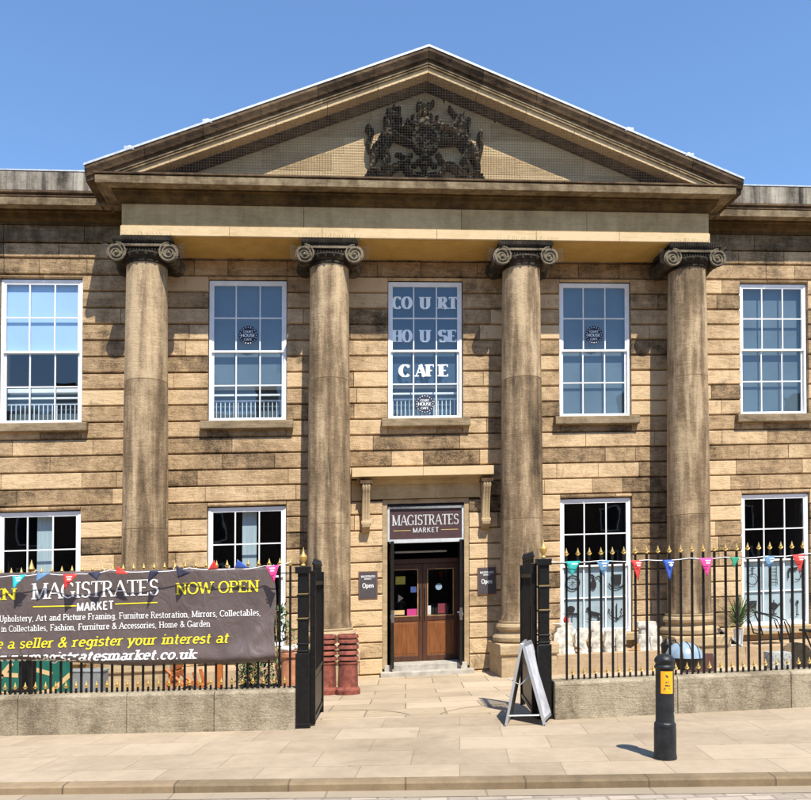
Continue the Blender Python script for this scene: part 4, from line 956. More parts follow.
def gate_post(x, y, label):
    o = empty('gate_post', FW((x, y, 0)), label, 'gate post', 'iron posts either side of the gateway')
    m = MB(); m.box(x - .085, x + .085, y - .085, y + .085, -.05, .92); m.box(x - .062, x + .062, y - .062, y + .062, .92, 1.95); m.build('post', 'black', o, bevel=.008)
    m = MB()
    for z in (.93, 1.02, 1.32, 1.62): m.box(x - .073, x + .073, y - .073, y + .073, z, z + .022)
    m.box(x - .09, x + .09, y - .09, y + .09, 1.90, 1.985); m.box(x - .10, x + .10, y - .10, y + .10, -.05, .06); m.build('collar', 'black', o, bevel=.006)
    m = MB()
    for z in (1.345, 1.645): m.box(x - .064, x + .064, y - .064, y + .064, z, z + .008)
    m.build('gilt_band', 'gold', o)
    m = MB(); m.lathe([(.02, 1.985), (.036, 2.0), (.018, 2.02), (.022, 2.04), (.045, 2.075), (.05, 2.11), (.03, 2.135), (.018, 2.15), (.012, 2.18), (.001, 2.23)], x, y, 14); m.build('urn_finial', 'gold', o, smooth=40)
gate_post(-1.27, yL(-1.34) + .17, 'black iron gate post at the end of the banner railings')
gate_post(1.725, yR(1.84) + .17, 'black iron gate post behind the folding sign')
def gate(x, y, x2, ln, label):
    o = empty('iron_gate', FW((x, y, 0)), label, 'gate', 'gate leaves folded inwards')
    L = ln; dx = (x2 - x) / L
    def T(p): u, v, z = p; return (x + u * dx + v, y + u * math.sqrt(1 - dx * dx), z - .17 * min(u / 1.4, 1) * 0 + GZ(y + u) * .0)
    def mk(name, fn, mat='black', par=o, **k): m = MB(); m.T = T; fn(m); return m.build(name, mat, par, **k)
    for u in (.02, L - .05): mk('stile', lambda m: m.box(u, u + .05, -.035, .035, -.10 if u > 1 else .02, 1.93), bevel=.004)
    for z in (.05, .62, 1.75): mk('rail', lambda m: m.box(.07, L - .05, -.026, .026, z, z + .05))
    for k in range(9):
        u = .15 + (L - .3) * k / 8; b = mk('bar', lambda m: m.box(u - .011, u + .011, -.011, .011, .67, 1.97)); mk('finial', lambda m: finial(m, u, 0, 1.97, 1.0), 'black', b)
    mk('panel', lambda m: (m.box(.07, L - .05, -.01, .01, .10, .62), m.box(.15, L - .14, -.016, .016, .16, .56)), bevel=.004)
gate(-1.155, yL(-1.34) + .19, -1.20, 1.42, 'left black iron gate leaf folded inwards beside the chimney pots')
gate(1.615, yR(1.84) + .20, 1.68, 1.42, 'right black iron gate leaf folded inwards behind the folding sign')

# ================================================================ BANNER
yB = lambda x: yL(x) + .10
def bz(x, v):                                                # v 0 bottom .. 1 top
    top = 1.99 - .0145 * (x + 1.6) * 1.0
    t = (x + 5.0) / 3.4; bot = .935 - .13 * min(max(t * 1.9, 0), 1) + (.01 * math.sin(x * 4)) + (.05 * max(0, (x + 2.3)) if x > -2.3 else 0)
    return bot + (top - bot) * v
def by(x, z):
    y = yB(x) - .015 - .018 * math.sin(x * 3.1 + z * 2.2) - .010 * math.sin(x * 7.3 - z * 5)
    y -= .035 * math.exp(-((z - .9) / .12) ** 2) * (1 + .5 * math.sin(x * 6 + 1))     # bottom roll
    y -= .04 * math.exp(-(((x + 2.0) - (z - 1.0) * 1.1) / .10) ** 2) * max(0, 1.5 - z) * 1.4
    y += .03 * math.exp(-(((x + 2.35) + (z - 1.0) * .8) / .10) ** 2) * max(0, 1.5 - z) * 1.2
    y -= .02 * math.exp(-(((x + 1.85) - (z - 1.2) * .2) / .06) ** 2)
    y += .10 * max(0, min(1, (bz(x, 0) + .06 - z) / .06)) ** 1.5
    return y
bn = empty('banner', FW((-3.6, yB(-3.6), .9)), 'long dark brown market banner with white and yellow lettering tied to the railings', 'banner')
m = MB(); nx, nz = 150, 34; xa, xb = -5.75, -1.61
pts = []
for j in range(nz + 1):
    for i in range(nx + 1):
        x = xa + (xb - xa) * i / nx; z = bz(x, j / nz); x += .012 * math.sin(z * 9) * (i / nx) ** 8; pts.append((x, by(x, z), z))
fs = [(j * (nx + 1) + i, j * (nx + 1) + i + 1, (j + 1) * (nx + 1) + i + 1, (j + 1) * (nx + 1) + i) for j in range(nz) for i in range(nx)]
m.add(pts, fs); sh = m.build('sheet', 'banner', bn, smooth=60)
so_ = sh.modifiers.new('solid', 'SOLIDIFY'); so_.thickness = .003; so_.offset = 1
def btext(mb, s, p0, p1, hpx, **k):                          # baseline from p0 to p1 in the photograph
    a = at(p0[0], p0[1], 9.6); b = at(p1[0], p1[1], 9.5); H = hpx * 9.55 / FPX; W_ = b[0] - a[0]
    polys, tw = text(s, **k); i = 0
    for p in polys:
        i += 1; e = .006 + (i % 7) * .0003; q = []
        for (u, v) in p:
            x = a[0] + u / tw * W_; z = a[2] + (b[2] - a[2]) * u / tw + v * H; q.append((x, by(x, z) - e, z))
        mb.add(q, [tuple(range(len(q)))])
serifk = dict(thick=.15, thin=.075)
m = MB(); btext(m, 'MAGISTRATES', (28, 599.5), (155.5, 595), 16.0, thick=.15, thin=.065, gap=.04)
btext(m, 'MARKET', (73.5, 611.5), (108, 609.5), 8.2, thick=.22, thin=.16, serif=False, gap=.14)
btext(m, 'Upholstery, Art and Picture Framing, Furniture Restoration, Mirrors, Collectables,', (-8, 622.5), (260, 615.5), 6.3, thick=.14, thin=.10)
btext(m, 'in Collectables, Fashion, Furniture & Accessories, Home & Garden', (-6, 632.8), (209, 626.8), 6.3, thick=.14, thin=.10)
btext(m, 'www.magistratesmarket.co.uk', (-15, 663.5), (194, 659.0), 9.6, thick=.18, thin=.13, slant=.2)
m.build('white_lettering', 'print', bn, keep=True)
m = MB(); btext(m, 'NOW OPEN', (176.5, 594.5), (258, 591.5), 11.5, thick=.15, thin=.09)
btext(m, 'OPEN', (-48, 601.5), (6.5, 600.0), 11.5, thick=.15, thin=.09)
btext(m, 'Become a seller & register your interest at', (-55, 651.5), (227, 642.8), 10.2, thick=.15, thin=.10, slant=.2)
m.build('yellow_lettering', 'yellow', bn, keep=True)
m = MB()
for p0, p1 in (((28, 607.6), (70, 606.8)), ((112, 604.8), (155, 603.2))):
    a = at(*p0, 9.58); b = at(*p1, 9.52); n = 8
    for i in range(n):
        q = []
        for t, h in ((i / n, 0), ((i + 1) / n, 0), ((i + 1) / n, .014), (i / n, .014)):
            x = a[0] + (b[0] - a[0]) * t; z = a[2] + (b[2] - a[2]) * t + h; q.append((x, by(x, z) - .006, z))
        m.add(q, [(0, 1, 2, 3)])
m.build('yellow_rule', 'yellow', bn, keep=True)
m = MB()
for x in (-5.6, -4.7, -3.8, -2.9, -2.2, -1.64):
    m.tube([(x, by(x, 1.97) - .006, bz(x, 1) - .02), (x, yB(x) + .06, bz(x, 1) + .03), (x + .01, yB(x) + .09, bz(x, 1) - .02)], .004, 5)
m.build('cord', 'white', bn)

# ================================================================ BUNTING
PEN = dict(teal=(.02, .36, .33), red=(.62, .045, .035), blue=(.03, .09, .42), pale=(.12, .25, .42), pink=(.80, .06, .28), green=(.02, .25, .14), dark=(.02, .022, .05), cyan=(.03, .50, .55))
for k, v in PEN.items(): M['pen_' + k] = plain(k + '_pennant_cloth', v, .75, var=.12, scale=14)
def bunting(pts, pens, y, label):
    P = [at(px, py, y) for px, py in pts]
    o = empty('bunting', FW(P[len(P) // 2]), label, 'bunting', 'pennant strings along the railings')
    Yof = lambda x: (yL(x) - .055 if x < 0 else yR(x) + .06)
    Q = [(p[0], Yof(p[0]), p[2]) for p in P]; path = []
    for i in range(len(Q) - 1):
        for t in (0, .25, .5, .75): a, b = Q[i], Q[i + 1]; path.append((a[0] + (b[0] - a[0]) * t, a[1] + (b[1] - a[1]) * t, a[2] + (b[2] - a[2]) * t - .018 * math.sin(math.pi * t)))
    path.append(Q[-1]); m = MB(); m.tube(path, .0055, 5); m.build('string', 'print', o)
    for (pa, pb, tip, cname, txt, lab) in pens:
        A_, B_, T_ = [list(at(*q, y)) for q in (pa, pb, tip)]
        for q in (A_, B_, T_): q[1] = Yof(q[0])
        rd = random.Random(int(pa[0])); cur = rd.uniform(-.03, .03)
        n = 6; vs = []; fs = []; idx = {}
        for j in range(n + 1):
            for i in range(n + 1 - j):
                u, v = i / n, j / n; w0 = 1 - u - v; p = [A_[k] * w0 + B_[k] * u + T_[k] * v for k in range(3)]
                p[1] -= .012 + v * .02 + cur * math.sin(u * 5 + v * 2); idx[(i, j)] = len(vs); vs.append(tuple(p))
        for j in range(n):
            for i in range(n - j):
                fs.append((idx[(i, j)], idx[(i + 1, j)], idx[(i, j + 1)]))
                if i + j < n - 1: fs.append((idx[(i + 1, j)], idx[(i + 1, j + 1)], idx[(i, j + 1)]))
        m = MB(); m.add(vs, fs); pn = m.build('pennant', 'pen_' + cname, o, smooth=True, label=lab)
        md = pn.modifiers.new('solid', 'SOLIDIFY'); md.thickness = .002
        if txt:
            m = MB(); mx = (A_[0] + B_[0]) / 2; tz = (A_[2] + B_[2]) / 2; W_ = abs(B_[0] - A_[0])
            for k, (ww, dz_, hh) in enumerate(((.42, -.035, .014), (.30, -.065, .018), (.12, -.065, .04))[:txt]):
                m.box(mx - W_ * ww / 2 + .01, mx + W_ * ww / 2 + .005, Yof(mx) - .065 - k * .001, Yof(mx) - .063 - k * .001, tz + dz_ - hh / 2, tz + dz_ + hh / 2)
            m.build('print', 'print', pn)
bunting([(-50, 578), (8, 575.5), (40, 573), (76, 574), (110, 570), (150, 571.5), (190, 568), (235, 569), (266, 566), (292, 562.5)],
    [((-30, 577), (-14, 576), (-24, 594), 'blue', 0, 'blue pennant'), ((8, 575.5), (23.5, 574.5), (8.5, 590), 'cyan', 2, 'turquoise pennant over the banner'), ((34, 573), (48, 572.5), (33, 582), 'pale', 0, 'blue grey pennant folded over the rail'), ((61, 574), (76, 574), (63, 590), 'red', 2, 'red pennant above the word MAGISTRATES'),
     ((86, 573), (101, 570.5), (97, 580), 'dark', 0, 'dark triangle shaped for a pennant shadow on the banner'), ((117, 566), (129, 574), (115, 574), 'red', 0, 'red pennant folded on the rail'), ((150, 571), (162, 570), (149, 583), 'dark', 0, 'dark triangle shaped for a pennant shadow on the banner'), ((177, 565), (191, 573), (180, 578), 'dark', 0, 'black triangle shaped for a pennant shadow at the rail'),  # the dark ones put pennant shadows in as dark cloth
     ((209, 570), (219, 569), (216, 560), 'red', 0, 'red pennant blown upright'), ((236, 568), (250, 568), (240, 560), 'blue', 0, 'dark blue pennant blown up'), ((267, 566), (281, 565), (275.5, 583), 'pink', 2, 'pink pennant at the end of the banner')], 9.5, 'string of coloured pennants draped over the brown banner')
bunting([(549, 562), (600, 560.5), (645, 560), (690, 558), (725, 557), (770, 556), (811, 553), (870, 550)],
    [((563, 561.5), (578, 561), (569, 577), 'teal', 1, 'teal pennant'), ((594, 561), (607, 560.5), (601.5, 577), 'pale', 2, 'pale blue pennant'), ((628.5, 560.5), (641.5, 560), (635.5, 581), 'red', 2, 'red pennant'), ((661, 560), (675, 559.5), (667.5, 581), 'blue', 3, 'deep blue pennant'),
     ((699, 558), (713, 557.5), (707, 577), 'pink', 2, 'pink pennant'), ((731, 557), (742, 557), (734, 568), 'green', 0, 'green pennant'), ((766, 556), (778, 555.5), (771.5, 569), 'pale', 2, 'pale blue pennant'), ((796, 554.5), (810, 553.5), (803.5, 573), 'red', 2, 'orange red pennant'), ((832, 552), (846, 551), (839, 570), 'green', 0, 'green pennant')], 9.65, 'string of coloured pennants along the railings behind the bollard')

# ================================================================ BOLLARD
bx, byy = 2.47, 7.36
o = empty('bollard', FW((bx, byy, 0)), 'black cast bollard with an orange plate standing on the pavement', 'bollard')
F_ = lambda p: FW((bx, byy, 0)) + Vector((p[0] * .91, p[1] * .91, p[2]))
def bl(fn, name, mat, par=o, **k): m = MB(); fn(m); return m.build(name, mat, par, frame=F_, **k)
bl(lambda m: m.lathe([(.118, -.01), (.118, .02), (.112, .06), (.112, .285), (.108, .305), (.112, .31), (.108, .335), (.097, .345), (.094, .36), (.092, .84), (.094, .85)], 0, 0, 40), 'post', 'bollard', smooth=35)
bl(lambda m: m.lathe([(.094, .851), (.104, .86), (.106, .873), (.096, .885), (.092, .892), (.092, .905), (.102, .915), (.104, .93), (.098, .95), (.075, .975), (.04, .99), (.001, .996)], 0, 0, 40), 'cap', 'bollard', smooth=50)
def curved(m, a0, a1, r, z0, z1, n=12):
    vs = []
    for k in range(n + 1):
        a = R(a0 + (a1 - a0) * k / n); vs += [(r * math.cos(a), r * math.sin(a), z0), (r * math.cos(a), r * math.sin(a), z1)]
    m.add(vs, [(2 * k, 2 * k + 2, 2 * k + 3, 2 * k + 1) for k in range(n)])
pa = -93
pl = bl(lambda m: curved(m, pa - 40, pa + 40, .0955, .625, .835), 'plate', 'orange', smooth=True)
def blt(m):
    def fn(x0, z0): return lambda u, v, e: ((.0965 + e) * math.cos(R(pa) + (x0 + u) / .0965), (.0965 + e) * math.sin(R(pa) + (x0 + u) / .0965), z0 + v)
    lettering(m, 'AT', fn(-.018, .725), .036, .016, thick=.22, thin=.18, serif=False, gap=.3)
    f = fn(0, 0)
    for (u0, u1, v0, v1) in ((-.022, .008, .695, .708), (.012, .026, .693, .706), (-.024, .026, .668, .678), (-.034, -.028, .655, .678)): m.add([f(u0, v0, .001), (f(u1, v0, .001)), f(u1, v1, .001), f(u0, v1, .001)], [(0, 1, 2, 3)])
    m.add([f(-.020, .795, .001), f(-.002, .775, .001), f(.012, .780, .001), f(.008, .792, .001), f(-.010, .803, .001)], [(0, 1, 2, 3, 4)])
bl(blt, 'plate_print', 'signgrey', pl, keep=True)
bl(lambda m: curved(m, -40, -8, .0935, .385, .445), 'paper_scrap', 'greyframe', smooth=True)

# ================================================================ FOLDING SIGN
o = empty('folding_sign', FW((1.45, 9.3, 0)), 'white edged A-frame pavement sign standing edge-on in front of the gate', 'sign')
# two panels hinged at the top; its ends face the camera, slightly turned
ap = Vector(FW(at(521.5, 643.5, 9.25)))
def leg_panel(foot_n, foot_f, name, mat, th):
    top_n = ap; fn = Vector(FW(foot_n)); ff = Vector(FW(foot_f)); top_f = ap + (ff - fn)
    return fn, ff, top_n, top_f
fl_n, fl_f = (1.17, 9.16, 0), (1.31, 9.72, 0); fr_n, fr_f = (1.655, 9.12, 0), (1.85, 9.62, 0)
for (pn, pf, side) in ((fl_n, fl_f, -1), (fr_n, fr_f, 1)):
    a, b = Vector(FW(pn)), Vector(FW(pf)); dep_ = b - a; t0 = ap + Vector((side * .02, 0, 0)); t1 = t0 + dep_
    th = Vector((.035 * side * -1, 0, 0)) if side < 0 else Vector((-.035, 0, 0))
    def strip(p, q, r_, s2, thk): m = MB(); vs = [p, q, r_, s2]; vs2 = [v + thk for v in vs]; m.add([tuple(v) for v in vs + vs2], [(0, 1, 2, 3), (4, 5, 6, 7), (0, 1, 5, 4), (1, 2, 6, 5), (2, 3, 7, 6), (3, 0, 4, 7)]); return m
    e = dep_.normalized() * .03; up_ = (t0 - a).normalized()
    sgn = -side; tk = Vector((sgn * .032, 0, 0))
    # rails nearest and farthest, bottom and top
    strip(a, a + e, t0 + e, t0, tk).build('side_rail', 'alu', o, frame=None, bevel=.003)
    strip(b - e, b, t1, t1 - e, tk).build('side_rail', 'alu', o, frame=None, bevel=.003)
    strip(a + up_ * .05 + e, b - e + up_ * .05, b - e + up_ * .085, a + e + up_ * .085, tk).build('cross_rail', 'alu', o, frame=None)
    strip(t0 + e, t1 - e, t1 - e - up_ * .04, t0 + e - up_ * .04, tk).build('cross_rail', 'alu', o, frame=None)
    strip(a + e + up_ * .087, b - e + up_ * .087, t1 - e - up_ * .042, t0 + e - up_ * .042, tk * .97).build('board', 'boardface' if side > 0 else 'signgrey', o, frame=None)
    m = MB(); m.ball(a.x + tk.x * .5, a.y + .02, a.z + .004, .022, .022, .02); m.ball(b.x + tk.x * .5, b.y - .02, b.z + .004, .022, .022, .02); m.build('foot', 'black', o, frame=None)
m = MB(); a, b = Vector(FW(fl_n)), Vector(FW(fr_n)); m.tube([a + Vector((.03, .03, .12)), b + Vector((-.07, .03, .12))], .010, 6); m.build('stay', 'alu', o, frame=None)
m = MB(); m.tube([ap + Vector((-.16, .03, -.42)), ap + Vector((-.02, .03, -.50)), ap + Vector((.13, .03, -.36))], .008, 6); m.build('hinge_stay', 'alu', o, frame=None)

# ================================================================ CHIMNEY POTS AND PLANTERS
def chimney_pot(x, y, label, sc=1, mat='terra'):
    z0 = GZ(y); o = empty('chimney_pot', FW((x, y, z0)), label, 'chimney pot', 'red terracotta chimney pots')
    T = place((x, y, z0), random.random(), sc=sc)
    m = MB(); m.lathe([(.215, 0), (.225, .02), (.225, .10), (.20, .13), (.185, .15), (.175, .56), (.19, .575), (.19, .60), (.16, .605), (.12, .61)], 0, 0, 28); m.build('body', mat, o, frame=T, smooth=35)
    for k in range(4):
        z = .625 + k * .105
        m = MB(); m.lathe([(.12, z), (.175, z + .0), (.20, z + .012), (.19, z + .06), (.17, z + .078), (.12, z + .078)], 0, 0, 28); m.build('louvre_ring', mat, o, frame=T, smooth=35)
    m = MB(); m.lathe([(.162, .60), (.162, 1.04)], 0, 0, 16); m.build('flue', 'black', o, frame=T, smooth=40)
    m = MB(); m.lathe([(.12, 1.04), (.19, 1.035), (.195, 1.06), (.18, 1.10), (.14, 1.10), (.14, 1.04)], 0, 0, 28); m.build('rim', mat, o, frame=T, smooth=35)
chimney_pot(-1.035, 13.9, 'louvred red terracotta chimney pot nearest the door, in front of the second column', .98)
chimney_pot(-1.44, 14.0, 'louvred red terracotta chimney pot half hidden by the left gate leaf', .98)
p = at(291, 688, 11.8); z0 = GZ(11.8)
o = empty('terracotta_pot', FW((p[0], 11.8, z0)), 'tall plain terracotta pot behind the railings beside the left gate post', 'pot')
T = place((p[0], 11.8, z0))
m = MB(); m.lathe([(.17, 0), (.18, .05), (.15, .12), (.155, .75), (.18, .78), (.18, .84), (.14, .85)], 0, 0, 24); m.build('body', 'terra2', o, frame=T, smooth=35)
m = MB(); m.lathe([(.20, -.0), (.21, .10), (.18, .13)], 0, 0, 20); m.build('foot', 'limewash', o, frame=T, smooth=35)
m = MB(); rnd = random.Random(4)
for k in range(5): m.ball(rnd.uniform(-.09, .09), rnd.uniform(-.08, .08), .88 + rnd.uniform(0, .05), .11, .09, .05, 10, 6)
m.build('white_stones', 'limewash', o, frame=T, smooth=60)

# leafy plants
def leaf(m, base, d, ln, wd, droop, n=5):
    d = Vector(d).normalized(); side = d.cross(Vector((0, 0, 1)));
    if side.length < .1: side = Vector((1, 0, 0))
    side.normalize(); vs = []; p = Vector(base); cur = d.copy()
    for k in range(n + 1):
        t = k / n; ww = wd * math.sin(math.pi * (.12 + .88 * t)) if t < 1 else .001
        vs += [tuple(p - side * ww), tuple(p + side * ww)]; p = p + cur * ln / n; cur = (cur + Vector((0, 0, -droop / n))).normalized()
    m.add(vs, [(2 * k, 2 * k + 1, 2 * k + 3, 2 * k + 2) for k in range(n)])
def spiky(x, d, label):
    W0 = FB((x, d, .10)); o = empty('potted_plant', W0, label, 'plant'); T = lambda p: W0 + Vector(p)
    m = MB(); m.lathe([(.07, 0), (.075, .01), (.10, .34), (.11, .36), (.10, .37), (.085, .36)], 0, 0, 20); m.build('pot', 'white', o, frame=T, smooth=35)
    rnd = random.Random(2)
    for mt, nm in (('leaf', 50), ('leafpale', 26)):
        m = MB()
        for k in range(nm):
            a = rnd.uniform(0, 6.28); e = rnd.uniform(.25, 1.35); leaf(m, (0, 0, .40 + rnd.uniform(0, .12)), (math.cos(a) * math.cos(e), math.sin(a) * math.cos(e), math.sin(e)), rnd.uniform(.45, .85), .018, rnd.uniform(.3, 1.1))
        m.build('leaves', mt, o, frame=T, keep=True)
spiky(6.62, .95, 'spiky green plant in a slim white pot on the podium below the last window')
def bushy(px, py, Y, h, w_, label, name='shrub', pot='black'):
    p = at(px, py, Y); z0 = GZ(Y); W0 = FW((p[0], Y, z0)); o = empty(name, W0, label, 'plant'); T = lambda q: W0 + Vector(q); rnd = random.Random(int(px))
    m = MB(); m.lathe([(.16, 0), (.20, .30), (.22, .32), (.2, .33)], 0, 0, 20); m.build('pot', pot, o, frame=T, smooth=35)
    m = MB()
    for k in range(8): a = rnd.uniform(0, 6.28); m.tube([(0, 0, .3), (.1 * math.cos(a), .1 * math.sin(a), .3 + h * .4), (w_ * .7 * math.cos(a), w_ * .7 * math.sin(a), .3 + h * rnd.uniform(.6, 1))], [.015, .01, .004], 5)
    m.build('stem', 'wood', o, frame=T)
    for mt, nn in (('leaf', 420), ('leafpale', 160)):
        m = MB()
        for k in range(nn):
            a = rnd.uniform(0, 6.28); q = rnd.random() ** .5 * w_; z = .32 + h * rnd.random(); q *= math.sin(math.pi * min(.95, .2 + .75 * (z - .3) / h)) + .2
            leaf(m, (q * math.cos(a), q * math.sin(a), z), (rnd.gauss(0, 1), rnd.gauss(0, 1), rnd.gauss(.3, .7)), rnd.uniform(.05, .11), .018, .6, 3)
        m.build('leaves', mt, o, frame=T, keep=True)
bushy(279, 690, 12.2, 1.25, .24, 'leafy shrub in a black pot between the banner and the terracotta pot')

# ================================================================ THINGS ON THE PODIUM
def rock(px0, px1, py0, py1, d, seed, label, grp='white carved stone fragments'):
    rnd = random.Random(seed); 
    # find the building coordinates of the pixel box at distance d out of the wall
    def inv(px, py):
        a, cz = (px - 405) / FPX, (562.28 - py) / FPX; ry = math.cos(PITCH) - cz * math.sin(PITCH); rz = math.sin(PITCH) + cz * math.cos(PITCH)
        k = (-d - X0 * s_ + D0 * c_) / (-a * s_ + ry * c_); Xw, Yw, Zw = k * a, k * ry, k * rz
        return (Xw - X0) * c_ + (Yw - D0) * s_, Zw + 1.8 - S * Xw
    xa_, za = inv(px0, py1); xb_, zb_ = inv(px1, py0); za = .102
    m = MB(); nseg = 5; nz_ = max(3, int((zb_ - za) / .05)); dep = min(.30, (xb_ - xa_) * .6)
    rings = []
    for j in range(nz_ + 1):
        t = j / nz_; z = za + (zb_ - za) * t; ring = []
        if j % 3 == 0: shf, offx, ody = rnd.uniform(.80, 1.08), rnd.uniform(-.03, .03), rnd.uniform(.8, 1.1)
        sh_ = shf * (.90 if j % 3 == 2 else 1)
        cxm, w2 = (xa_ + xb_) / 2 + offx, (xb_ - xa_) / 2 * sh_
        for k in range(12):
            a = 2 * math.pi * k / 12; sq = 1 / max(abs(math.cos(a)), abs(math.sin(a))) ** .95
            ring.append((cxm + w2 * math.cos(a) * sq * rnd.uniform(.93, 1.0), d + dep * .5 * math.sin(a) * sq * rnd.uniform(.9, 1.05), z + rnd.uniform(-.008, .008) * (0 < j < nz_)))
        rings.append(ring)
    m.sweep(rings); return m.build('stone_fragment', 'limewash', frame=FB, smooth=35, label=label, cat='stone', group=grp)
for i, (a, b, c, e, d, lab) in enumerate([(552, 573, 623, 651, .85, 'white stone block at the end by the gate post, below the wheel decal'), (575, 587, 628, 650, .95, 'narrow white stone fragment second from the gate post'), (589, 601, 621, 650, .8, 'tall white stone fragment below the horse decal'),
        (603, 614, 630, 649, .95, 'low pale stone fragment below the middle window panes'), (615, 626, 628, 649, .85, 'white stone fragment under the chandelier decal'), (636, 657, 621, 634, .55, 'flat cream stone slab standing behind the block near the last column'), (636, 648, 634, 648, .95, 'small white stone block left of the last column'), (649, 661, 636, 648, .95, 'rounded white stone block touching the last column pedestal')]):
    rock(a, b, c, e, d, i, lab)
def pod(name, x, d, label, cat): W0 = FB((x, d, .102)); o = empty(name, W0, label, cat); return o, (lambda p: W0 + Vector(p))
o, T = pod('terracotta_shard', 4.32, .95, 'orange terracotta shard leaning between white stones', 'terracotta')
m = MB(); m.prism([(-.15, 0), (.13, 0), (.15, .22), (.02, .12)], -.05, .05); m.build('shard', 'wood', o, frame=T, bevel=.01)
o, T = pod('red_lantern', 3.02, .35, 'small red lantern hanging on the wall above the white stones', 'lantern')
m = MB(); m.lathe([(.02, .60), (.055, .62), (.06, .70), (.03, .74), (.01, .76)], 0, 0, 12); m.build('shade', 'pen_red', o, frame=T, smooth=40)
m = MB(); m.tube([(0, 0, .76), (0, .33, .80)], .006, 5); m.build('bracket', 'black', o, frame=T)
# tilted slate panel with white marks right of last column
o, T = pod('tilted_tray', 6.52, .9, 'grey mottled tray tilted on a white stand right of the last column', 'tray')
til = Matrix.Rotation(R(38), 3, 'Y')
tray_T = lambda p: T(til @ Vector(p) + Vector((-.32, 0, .36)))
M['mottle'] = plain('mottled_grey_tray', (.34, .35, .34), .7, var=.5, scale=28)
m = MB(); m.box(-.05, .55, -.20, .20, -.02, .01); m.build('tray', 'mottle', o, frame=tray_T, bevel=.006)
m = MB(); m.box(-.46, .16, -.18, .18, 0, .05); m.box(-.42, -.36, -.1, .1, .05, .34); m.build('stand', 'limewash', o, frame=T, bevel=.01)
m = MB(); m.box(-.06, .0, -.21, .21, -.22, .0); m.build('edge', 'signgrey', o, frame=tray_T)
# metal lounge chair frame
o, T = pod('garden_chair', 7.35, .75, 'empty metal frame of a reclining garden chair below the last window', 'chair')
def tb(pts, name, r=.014, mat='black'):
    m = MB(); m.tube(pts, r, 8); m.build(name, mat, o, frame=T, smooth=40)
for yy in (-.22, .22):
    tb([(-.38, yy, .74), (-.28, yy, .70), (.10, yy, .62), (.34, yy, .52), (.42, yy, .38), (.46, yy, -.01)], 'side_frame')
    tb([(-.34, yy, .70), (-.22, yy, .42), (-.16, yy, .22)], 'leg', .016)
    tb([(.30, yy, .50), (.40, yy, .20), (.43, yy, .0)], 'leg', .016)
tb([(-.38, -.22, .74), (-.38, .22, .74)], 'crossbar'); tb([(-.16, -.22, .22), (-.16, .22, .22)], 'crossbar')
m = MB(); m.box(-.18, .44, -.22, .22, .285, .315); m.build('seat', 'alu', o, frame=T, bevel=.006)
# things standing on the forecourt behind the right wall
def crt(name, px, Y, label, cat, py=690): p = at(px, py, Y); W0 = FW((p[0], Y, GZ(Y))); return empty(name, W0, label, cat), (lambda q: W0 + Vector(q))
o, T = crt('kettle_barbecue', 684, 12.6, 'round pale blue enamelled kettle barbecue just above the bollard', 'barbecue')
m = MB(); m.lathe([(.001, .30), (.16, .33), (.27, .42), (.30, .52)], 0, 0, 28); m.build('bowl', 'black', o, frame=T, smooth=50)
m = MB(); m.lathe([(.30, .525), (.295, .56), (.25, .66), (.16, .74), (.001, .775)], 0, 0, 28); m.build('lid', 'steelblue', o, frame=T, smooth=50)
m = MB(); m.T = lambda p: p
for q in (-.12, .02, .16):
    m.tube([(q, -math.sqrt(max(0, (.305 - .0) ** 2 - q * q)) * math.cos(t), .525 + math.sqrt(max(0, 1 - (q / .31) ** 2)) * .25 * math.sin(t)) for t in [k * math.pi / 2 / 10 for k in range(11)]], .008, 5)
m.build('trim', 'signgrey', o, frame=T)
for a in (0, 2.1, 4.2): m = MB(); m.tube([(.15 * math.cos(a), .15 * math.sin(a), .34), (.26 * math.cos(a), .26 * math.sin(a), 0)], .014, 6); m.build('leg', 'black', o, frame=T)
o, T = crt('leaning_board', 700, 13.6, 'dark brown board leaning against the last column pedestal', 'board')
m = MB(); m.T = lambda p: (p[0], p[1] + (p[2]) * .25, p[2]); m.box(-.30, .28, 0, .03, 0, .52); m.build('board', 'doordark', o, frame=T, bevel=.005)
o, T = crt('cast_iron_pump', 667, 13.9, 'slim black iron pump standing left of the last column', 'pump')
m = MB(); m.lathe([(.10, 0), (.10, .05), (.06, .08), (.06, .50), (.10, .53), (.11, .70), (.06, .75), (.03, .80)], 0, 0, 16); m.build('body', 'black', o, frame=T, smooth=40)
m = MB(); m.tube([(0, 0, .74), (.14, -.02, .78), (.2, -.02, .56)], .015, 6); m.build('handle', 'black', o, frame=T)
o, T = crt('storage_crate', 779, 12.7, 'striped grey crate on a red base behind the right railings', 'crate')
m = MB(); m.box(-.19, .17, -.15, .15, .10, .55); m.build('box', 'mottle', o, frame=T, bevel=.01)
m = MB(); m.box(-.21, .19, -.17, .17, 0, .098); m.build('base', 'terra', o, frame=T, bevel=.01)
o, T = crt('grindstone', 796, 12.9, 'round dark grindstone behind the right railings', 'grindstone')
m = MB(); m.tube([(0, -.06, .42), (0, .06, .42)], .27, 28); m.build('wheel', 'sill', o, frame=T, bevel=.01)
m = MB(); m.box(-.2, .2, -.12, .12, 0, .13); m.build('stand', 'signgrey', o, frame=T, bevel=.01)
o, T = crt('black_stool', 816, 12.6, 'black folding stool at the right edge behind the railings', 'stool')
m = MB(); m.box(-.2, .2, -.15, .15, .86, .90); m.build('seat', 'black', o, frame=T)
for s1 in (-1, 1):
    m = MB(); m.tube([(-.18 * s1, 0, .86), (.18 * s1, 0, 0)], .015, 6); m.build('leg', 'black', o, frame=T)

